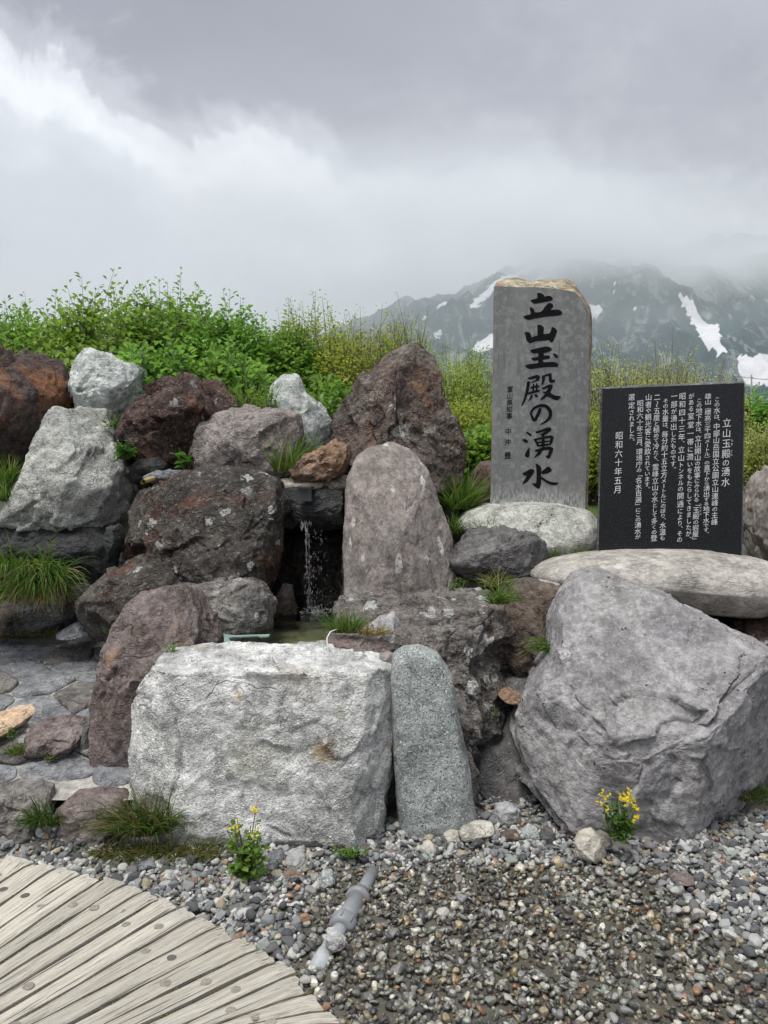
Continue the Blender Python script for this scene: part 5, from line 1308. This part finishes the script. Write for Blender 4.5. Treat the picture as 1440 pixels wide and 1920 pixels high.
# ------------------------------------------------------------------ small man-made things at the spring
def build_small():
    o = P(571, 930, 4.73)
    m = MB(); m.box((0, .02, .012), (.043, .022, .045)); m.box((0, .07, .052), (.043, .09, .006))
    r = m.build('spout_plate', M['black_plate'], None, o); tag(r, 'small black plate over the spout lip stone', 'plate')
    a, b = P(268, 903, 4.62), P(287, 897, 4.8)
    m = MB(); m.tube([a - a, b - a], [.016, .015], 14, False); m.tube([Vector((0, 0, 0)) + (b - a) * .001, b - a], [.0125, .012], 14, False)
    r = m.build('bamboo_pipe', M['bamboo'], None, a, True); tag(r, 'short yellow bamboo pipe end beside the flat grey stone', 'pipe')
    # pale teal sheet at the waterline
    z = POOL_Z + .004
    c = on_z(450, 1192, z)
    poly = [(417, 1183), (423, 1189), (440, 1191), (470, 1190), (506, 1189), (504, 1193), (488, 1194), (484, 1192), (440, 1194), (428, 1196), (436, 1207), (420, 1208), (420, 1195)]
    pts = [on_z(px, py, z) - c for px, py in poly]
    tri = tessellate_polygon([[Vector((p.x, p.y, 0)) for p in pts]])
    N_ = len(pts); V = [p[:] for p in pts] + [(p.x, p.y, p.z - .008) for p in pts]
    Fc = [tuple(t) for t in tri] + [tuple(i + N_ for i in t)[::-1] for t in tri] + [(i, (i + 1) % N_, (i + 1) % N_ + N_, i + N_) for i in range(N_)]
    me = bpy.data.meshes.new('plastic_scrap'); me.from_pydata(V, [], Fc); me.update()
    tag(obj('plastic_scrap', me, M['teal_sheet'], None, c), 'pale teal scrap floating at the pool edge below the flat block', 'scrap')
    # white looped cord beside the tuft stone
    p = [P(632, 1180, 3.55), P(620, 1184, 3.5), P(613, 1196, 3.47), P(614, 1212, 3.46), P(620, 1222, 3.46)]
    m = MB(); m.tube([q - p[0] for q in p], [.0028] * 5, 8)
    tag(m.build('cord', M['engraved_white'], None, p[0], True), 'thin white cord looped round the flat stone with the tuft', 'cord')
    # two far posts with a wire on the right
    for k, (px, d, h, lab) in enumerate(((1409, 30, .66, 'pale wooden post carrying the wire beyond the plaque at right'), (1381, 34, .5, 'thin dark post just above the right corner of the plaque'))):
        b = P(px, 728, d)
        m = MB(); m.tube([(0, 0, -1.2), (0, 0, h * .8)], [.04, .03], 8); m.tube([(-.10, 0, h * .8 - .12), (.10, 0, h * .8 - .12)], [.012, .012], 6)
        tag(m.build('post', M['cream_stone'] if k == 0 else M['twig'], None, b), lab, 'post')
    a, b = P(1381, 706, 34), P(1480, 712, 30)
    m = MB(); m.tube([(0, 0, 0), (b - a) * .5 - Vector((0, 0, .05)), b - a], [.012] * 3, 5)
    tag(m.build('wire', M['twig'], None, a), 'thin wire strung between the far posts', 'wire')
build_small()

# ------------------------------------------------------------------ plants
def leaves_mesh(name, pos, dr, size, col, width=.55, rs=None, fold=.18):
    """many pointed leaves, each two folded triangles pairs"""
    n = len(pos); rs = rs or np.random.RandomState(1)
    dr = dr / (np.linalg.norm(dr, axis=1)[:, None] + 1e-9)
    up = np.tile((0, 0, 1.), (n, 1)) + rs.normal(0, .35, (n, 3))
    sd = np.cross(dr, up); sd /= np.linalg.norm(sd, axis=1)[:, None] + 1e-9
    nm = np.cross(sd, dr)
    s = size[:, None]
    b = pos; m = pos + dr * s * .5 - nm * s * fold * .0; t = pos + dr * s - nm * s * .12
    l = m - sd * s * width * .5 + nm * s * fold; r = m + sd * s * width * .5 + nm * s * fold
    V = np.stack([b, l, t, r, ], 1).reshape(-1, 3)
    i = np.arange(n)[:, None] * 4
    Fc = np.concatenate([i + (0, 2, 1), i + (0, 3, 2)], 0)
    me = mesh_np(name, V, Fc, False); add_col(me, np.repeat(col, 4, 0)); return me
def shrub(name, label, px, d, wpx, top_y, style, seed, base_y=None, dens=1.0):
    rs = np.random.RandomState(seed)
    cx = (px - CX) / F * d; gz = float(ground_z(cx, d)) - .03
    H = EYE - (top_y - HY) / F * d - gz; W = wpx / F * d
    root = thing(name, label, 'shrub', (cx, d, gz), None, 'shrubs behind the boulders')
    st = {'green': dict(leaf=.070, n=30, c=((.085, .145, .032), (.145, .215, .055), (.058, .105, .024)), stems=330, up=.8, w=.55),
          'olive': dict(leaf=.043, n=28, c=((.155, .185, .042), (.22, .24, .065), (.105, .14, .03)), stems=330, up=1.1, w=.5),
          'twiggy': dict(leaf=.032, n=15, c=((.19, .21, .045), (.26, .25, .07), (.14, .15, .04)), stems=230, up=1.2, w=.45),
          'brown': dict(leaf=.036, n=20, c=((.24, .22, .085), (.30, .26, .11), (.17, .18, .05)), stems=360, up=1.2, w=.42),
          'broad': dict(leaf=.076, n=18, c=((.082, .142, .034), (.13, .20, .055), (.06, .108, .026)), stems=220, up=.6, w=.7)}[style]
    mb = MB(); LP, LD, LS = [], [], []
    for k in range(int(st['stems'] * dens)):
        # tip inside a dome; a few sprigs stick out
        a = rs.uniform(0, 6.28); rr = math.sqrt(rs.rand())
        x, y = rr * math.cos(a) * W, rr * math.sin(a) * min(W, .75)
        dome = math.sqrt(max(0, 1 - (rr * .92) ** 3.2)) ** .8
        h = H * dome * (rs.uniform(.5, .97) if k % 2 else rs.uniform(.8, .98))
        if rs.rand() < .12: h = min(h * 1.13, H * 1.05)
        h *= 1 + .10 * math.sin(x * 5 + seed) * math.cos(y * 4 + seed * 2)
        tip = Vector((x, y, max(h, .15)))
        b = Vector((x * .25 + rs.normal(0, .05), y * .25 + rs.normal(0, .05), 0))
        bend = Vector((rs.normal(0, .12), rs.normal(0, .12), 0))
        pts = [b, b.lerp(tip, .4) + bend * .6 - Vector((x, y, 0)) * .12, b.lerp(tip, .75) + bend * .5, tip]
        mb.tube(pts, [.008, .005, .003, .0012], 3, False)
        n = int(st['n'] * rs.uniform(.8, 1.3))
        q0 = .30 if rs.rand() < .7 else .1
        for t in np.linspace(q0, 1.0, n):
            i = min(int(t * 3), 2); f = t * 3 - i
            p = pts[i].lerp(pts[i + 1], f)
            ax = (pts[i + 1] - pts[i]).normalized()
            o = Vector(rs.normal(0, 1, 3)); o = (o - ax * o.dot(ax)).normalized()
            spread = rs.uniform(.01, .19) * (1.2 - t)
            p = p + o * spread
            LP.append(p[:]); LD.append((o * 1.0 + ax * .55 + Vector((0, -.25, .12)))[:]); LS.append(st['leaf'] * rs.uniform(.6, 1.25) * (1.1 - .35 * (t > .9)))
    LP, LD, LS = np.array(LP), np.array(LD), np.array(LS)
    c = np.array(st['c']); w = rs.dirichlet((1.2, 1, 1), len(LP))
    col = (w @ c) * 2.15 * rs.uniform(.75, 1.25, (len(LP), 1))
    # whole branches differ in tone, as new and old growth do
    tone = fbm(LP * 2.2 + seed, 2)
    col = col * (1 + .45 * tone[:, None]) * np.array((1 + .1 * rs.normal(), 1, 1))
    o = obj('foliage', leaves_mesh('foliage', LP, LD, LS, col, st['w'], rs), M['leaf'], root); tag(o, kind='stuff')
    mb.build('stems', M['twig'], root)
SHR = [('shrub', 'green leafy shrub at the far left edge behind the rust boulder', -50, 7.0, 150, 590, 'green'),
       ('shrub', 'green leafy shrub above the rust brown boulder', 70, 7.3, 130, 574, 'green'),
       ('shrub', 'tallest green leafy shrub behind the pale notched boulder', 195, 7.0, 135, 542, 'green'),
       ('shrub', 'green shrub with loose sprigs above the brown lava boulder', 325, 7.2, 125, 545, 'green'),
       ('shrub', 'green shrub sloping down right of the sprigs, above the pinkish boulder', 420, 7.0, 95, 578, 'green'),
       ('shrub', 'low broad-leaved bush tucked between the pale boulder and lava boulder', 300, 6.35, 110, 640, 'broad'),
       ('shrub', 'low broad-leaved bush behind the rust and pale boulders', 120, 6.4, 110, 630, 'broad'),
       ('shrub', 'bright low bush just above the pinkish boulder', 440, 6.3, 90, 650, 'broad'),
       ('shrub', 'light green shrub rising left above the small white boulder', 520, 7.4, 95, 603, 'green'),
       ('shrub', 'olive shrub behind the small pointed white boulder', 590, 7.7, 115, 588, 'olive'),
       ('shrub', 'olive shrub left of the dark peaked boulder', 680, 7.5, 115, 594, 'olive'),
       ('shrub', 'thin twiggy shrub standing up behind the dark peaked boulder', 755, 7.2, 75, 578, 'twiggy'),
       ('shrub', 'olive shrub between the dark peaked boulder and the stele', 850, 7.7, 110, 632, 'olive'),
       ('shrub', 'low leafy bush between white and peaked boulders', 625, 6.3, 85, 718, 'broad'),
       ('shrub', 'yellowish olive bush low behind the foot of the stele', 880, 6.6, 80, 735, 'olive'),
       ('shrub', 'dark green low bush at the right foot of the peaked boulder', 890, 6.1, 60, 815, 'broad'),
       ('shrub', 'yellow brown shrub just right of the stele', 1140, 7.9, 110, 648, 'brown'),
       ('shrub', 'yellow brown shrub above the left half of the plaque', 1225, 8.2, 110, 655, 'brown'),
       ('shrub', 'brown dry shrub above the right half of the plaque', 1310, 8.5, 95, 674, 'brown'),
       ('shrub', 'low olive bush in the gap between stele and plaque', 1115, 6.8, 70, 770, 'olive'),
       ('shrub', 'short green shrub beyond the right edge of the plaque', 1425, 9.0, 75, 738, 'green'),
       ('shrub', 'brownish grassy bush beside the right edge of the plaque', 1440, 7.2, 75, 800, 'brown'),
       ('shrub', 'yellow brown low bush behind the middle of the plaque', 1200, 7.0, 130, 740, 'brown')]
for k, s in enumerate(SHR): shrub(*s, seed=40 + k)

def tuft(label, base, spread, n, length, seed, cols, lean=(0, 0), droop=1.0, width=.005, name='grass_tuft', straw=0, split=None):
    """grass tuft: arching blades of five segments"""
    rs = np.random.RandomState(seed)
    V, Fc, C = [], [], []
    cs = np.array(cols)
    for k in range(n):
        a = rs.uniform(0, 6.28); r = math.sqrt(rs.rand())
        b = np.array((r * math.cos(a) * spread[0], r * math.sin(a) * spread[1], 0))
        if split is not None: b[2] = split(b[0], b[1])
        L_ = length * rs.uniform(.55, 1.15)
        dv = np.array((b[0] / (spread[0] + .01) * .5 + rs.normal(0, .35) + lean[0], b[1] / (spread[1] + .01) * .4 + rs.normal(0, .3) + lean[1], 1.0)); dv /= np.linalg.norm(dv)
        side = np.cross(dv, (rs.normal(), rs.normal(), .2)); side /= np.linalg.norm(side)
        w = width * rs.uniform(.6, 1.3)
        p = b.copy(); seg = 6; nb = len(V)
        c = (cs[rs.randint(len(cs))] if rs.rand() > .10 else np.array((.30, .25, .12))) * rs.uniform(.75, 1.25)
        hz = np.array((dv[0], dv[1], 0)) + rs.normal(0, .1, 3) * (1, 1, 0)
        for i in range(seg + 1):
            t = i / seg; ww = w * (1 - t ** 1.6) + .0003
            V.append(p - side * ww); V.append(p + side * ww)
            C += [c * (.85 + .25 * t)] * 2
            dv = dv + hz * .12 * droop + np.array((0, 0, -.20 * droop * (t + .25))); dv /= np.linalg.norm(dv)
            p = p + dv * L_ / seg
        for i in range(seg): Fc.append((nb + 2 * i, nb + 2 * i + 1, nb + 2 * i + 3, nb + 2 * i + 2))
    me = mesh_np('blades', V, Fc); add_col(me, C)
    root = thing(name, label, 'grass', base)
    o = obj('blades', me, M['leaf'], root); tag(o, kind='stuff')
    return root
G = [(.070, .145, .024), (.10, .19, .034), (.125, .215, .045)]
GY = [(.12, .21, .04), (.16, .26, .05), (.09, .18, .03)]
ST = [(.33, .26, .13), (.40, .33, .18), (.27, .22, .10)]
_tr = np.random.RandomState(99)
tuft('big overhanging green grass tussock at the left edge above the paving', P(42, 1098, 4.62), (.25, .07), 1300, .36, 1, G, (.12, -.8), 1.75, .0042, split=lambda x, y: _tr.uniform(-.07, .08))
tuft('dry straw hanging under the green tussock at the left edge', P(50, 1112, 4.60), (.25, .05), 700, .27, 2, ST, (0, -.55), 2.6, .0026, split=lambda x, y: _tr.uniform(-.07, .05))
tuft('fresh grass clump in front of the pinkish boulder', P(545, 884, 4.98), (.10, .06), 120, .30, 3, GY, (.15, 0), .7, .0045)
tuft('pale tall grass behind the pinkish boulder top', P(470, 775, 5.75), (.22, .10), 240, .26, 4, [(.16, .27, .05), (.20, .31, .07), (.12, .23, .04)], (0, 0), .8, .004)
tuft('green grass tuft growing on the flat stone at the pool edge', P(648, 1186, 3.58), (.055, .035), 170, .12, 5, G, (0, -.1), .5, .0025)
tuft('dry straw tuft on the flat stone beside the green tuft', P(698, 1190, 3.56), (.06, .03), 150, .075, 6, ST, (.3, -.3), 1.5, .002)
tuft('dense green grass tuft left of the white granite boulder', P(268, 1560, 3.10), (.11, .05), 460, .21, 7, [(.05, .10, .02), (.075, .135, .028), (.20, .17, .08)], (-.15, -.3), 1.25, .0028)
tuft('low yellowish mossy grass along the foot of the white granite boulder', P(300, 1606, 3.02), (.26, .05), 560, .09, 8, [(.13, .16, .03), (.10, .13, .025), (.22, .18, .08)], (0, -.3), 1.4, .0025)
tuft('small green tuft between the two kerb rocks', P(85, 1545, 3.10), (.06, .03), 150, .13, 9, [(.05, .10, .02), (.08, .14, .03)], (0, -.4), 1.5, .003)
tuft('grass tuft at the base of the plaque rock near the charcoal rock', P(1055, 1048, 4.62), (.12, .05), 160, .12, 10, [(.08, .17, .025), (.11, .21, .03)], (-.1, -.1), .9, .003)
tuft('grass hanging over the right shoulder of the lava rock', P(935, 1132, 3.85), (.05, .03), 90, .17, 11, GY, (.1, -.3), 1.5, .003)
tuft('grass tuft hanging from the brown split rock against the huge boulder', P(1042, 1225, 3.72), (.03, .03), 110, .18, 12, G, (-.6, -.2), 1.6, .003)
tuft('little tuft under the thin reddish slab', P(1008, 1318, 3.62), (.03, .02), 50, .09, 13, G, (-.3, -.2), 1.3, .0025)
tuft('yellow green grass at the right foot of the peaked boulder', P(862, 955, 5.05), (.09, .05), 200, .30, 14, GY, (.05, -.1), .8, .0045)
tuft('low grass beside the plinth rock below the peaked boulder', P(858, 1000, 4.85), (.08, .05), 150, .15, 15, G, (0, -.1), 1.0, .0035)
tuft('thin grass on top of the charcoal rock in front of the plinth', P(915, 995, 4.72), (.09, .04), 90, .10, 16, [(.14, .19, .07), (.18, .22, .09)], (0, 0), .8, .0022)
tuft('dry and green grass below the charcoal rock', P(930, 1100, 4.12), (.08, .04), 110, .12, 17, GY + ST, (.1, -.3), 1.2, .0025)
tuft('grass strip at the back edge of the paving under the tussock', P(70, 1192, 4.72), (.35, .04), 260, .06, 18, [(.12, .14, .03), (.16, .15, .05)], (0, -.2), 1.2, .0022)
tuft('grass by the ochre stone on the paving', P(45, 1412, 3.58), (.07, .04), 150, .07, 19, [(.09, .16, .03), (.15, .17, .04)], (0, -.3), 1.3, .0025)
tuft('mossy grass at the right foot of the huge grey boulder', P(1432, 1498, 3.42), (.12, .08), 260, .07, 20, [(.10, .15, .025), (.07, .12, .02)], (0, -.2), 1.2, .0025)
tuft('grass beside the left edge of the whitish speckled boulder', P(10, 905, 5.1), (.06, .05), 130, .22, 21, G, (-.1, -.2), .9, .004)
tuft('long grass right behind the rough lip of the tussock ledge', P(12, 940, 4.95), (.03, .03), 60, .20, 22, G, (-.1, -.3), 1.4, .004)
tuft('small weeds at the foot of the mauve kerb rock', P(170, 1600, 3.06), (.16, .03), 200, .05, 23, [(.12, .15, .03), (.09, .12, .025)], (0, -.3), 1.3, .0022)

def weed(label, base, w, h, n, leaf, seed, cols, name='leafy_weed', flowers=None, stems=10):
    """small broad-leaved plant; with flowers: yellow heads at the stem tips"""
    rs = np.random.RandomState(seed)
    root = thing(name, label, 'plant' if not flowers else 'flower', base)
    mb = MB(); LP, LD, LS, FP = [], [], [], []
    for k in range(stems):
        a = rs.uniform(0, 6.28); r = math.sqrt(rs.rand())
        tip = Vector((r * math.cos(a) * w, r * math.sin(a) * w * .6, h * rs.uniform(.55, 1.0) * (1 - .35 * r)))
        if flowers and k < len(flowers): tip = Vector(flowers[k])
        b = Vector((tip.x * .3, tip.y * .3, 0)); mid = b.lerp(tip, .5) + Vector((rs.normal(0, .1) * w, rs.normal(0, .1) * w, 0))
        mb.tube([b, mid, tip], [.0028, .0022, .0014], 5, False)
        if flowers and k < len(flowers): FP.append(tip)
        for j in range(max(2, n // stems)):
            t = rs.uniform(.08, .9 if flowers else 1.0)
            p = b.lerp(mid, t * 2) if t < .5 else mid.lerp(tip, t * 2 - 1)
            o = Vector((rs.normal(), rs.normal() - .3, rs.uniform(-.1, .5))).normalized()
            LP.append((p + o * leaf * .25)[:]); LD.append(o[:]); LS.append(leaf * rs.uniform(.6, 1.2) * (1.1 - .6 * t))
    LP, LD, LS = np.array(LP), np.array(LD), np.array(LS)
    c = np.array(cols)[rs.randint(len(cols), size=len(LP))] * rs.uniform(.75, 1.25, (len(LP), 1))
    tag(obj('leaves', leaves_mesh('leaves', LP, LD, LS, c, .75, rs, .12), M['leaf'], root), kind='stuff')
    mb.build('stems', M['twig_green'], root)
    if flowers:
        for p in FP:
            q, dr, sz = [], [], []
            for j in range(rs.randint(7, 13)):
                c0 = np.array(p) + rs.normal(0, .009, 3)
                for g in range(4):
                    a = g * math.pi / 2 + rs.uniform(0, .5)
                    q.append(c0); dr.append((math.cos(a), math.sin(a) * .6 - .25, math.sin(a) * .6 + .2)); sz.append(rs.uniform(.006, .009))
            cc = np.array([(.72, .58, .02)]) * rs.uniform(.85, 1.15, (len(q), 1))
            obj('flower_head', leaves_mesh('flower_head', np.array(q), np.array(dr), np.array(sz), cc, .9, rs, .05), M['petal'], root)
    return root
LG = [(.11, .23, .03), (.08, .18, .022), (.15, .27, .05)]
weed('yellow flowered plant in front of the white granite boulder', P(465, 1640, 2.86), .085, .26, 210, .046, 1, [(.16, .27, .05), (.12, .22, .035), (.20, .30, .07)], 'flowering_plant',
     [(.028, 0, .24), (-.045, 0, .18), (.03, -.02, .16)], 13)
weed('yellow flowered plant in front of the huge grey boulder', P(1162, 1578, 3.02), .075, .2, 190, .036, 2, [(.08, .17, .022), (.11, .21, .03)], 'flowering_plant',
     [(.03, 0, .19), (.045, 0, .165), (.0, 0, .17), (-.055, 0, .18), (.06, -.01, .14), (-.065, 0, .145), (.055, -.02, .10), (.02, -.02, .175)], 13)
weed('tiny yellow flower on the lava rock above the green stone', P(812, 1238, 3.56), .02, .05, 10, .014, 3, LG, 'flowering_plant', [(.005, 0, .035), (-.005, 0, .028)], 3)
weed('bright green ground weed at the foot of the white granite', P(662, 1606, 3.02), .085, .05, 110, .026, 4, LG)
weed('small plant in the dark gap under the thin slab', P(742, 1580, 3.28), .025, .06, 18, .016, 5, LG, stems=5)
weed('leafy weed between whitish boulder and lava boulder', P(232, 862, 5.1), .10, .17, 110, .05, 6, [(.06, .16, .02), (.09, .20, .03)])
weed('feathery fern plant above the whitish boulder shoulder', P(212, 805, 5.35), .07, .18, 90, .035, 7, [(.10, .19, .03), (.13, .23, .04)])
weed('big-leaved weed at the foot of the lava boulder', P(352, 880, 5.1), .10, .17, 22, .10, 8, [(.06, .17, .02), (.10, .23, .03)], stems=7)
weed('green weed below the leaning slab beside charcoal rock', P(858, 1108, 4.25), .06, .09, 50, .03, 9, LG)
weed('small plant growing beside the brown upright boulder top', P(325, 1222, 3.5), .03, .06, 14, .03, 10, [(.20, .34, .06)], stems=4)
weed('clover-like weed beside the ochre stone', P(22, 1385, 3.62), .04, .07, 30, .022, 11, LG)
weed('small weed at the foot of the step block', P(92, 1424, 3.55), .045, .04, 30, .022, 12, [(.14, .16, .03), (.10, .14, .025)])
weed('little fern on the flat topped block at the pool', P(372, 1135, 4.1), .03, .05, 24, .022, 13, [(.07, .15, .02)])
weed('bright yellow green sprig leaning over the small white boulder', P(505, 770, 5.5), .14, .34, 110, .042, 14, [(.20, .34, .05), (.26, .38, .07), (.14, .28, .04)], stems=9)
weed('small hanging leaves in the dark gap right of the lava rock', P(930, 1345, 3.68), .02, .09, 16, .018, 15, LG, stems=4)
weed('low weeds in the shade at the back corner of the paving', P(203, 1190, 4.25), .04, .05, 26, .025, 16, [(.09, .14, .03)], stems=6)
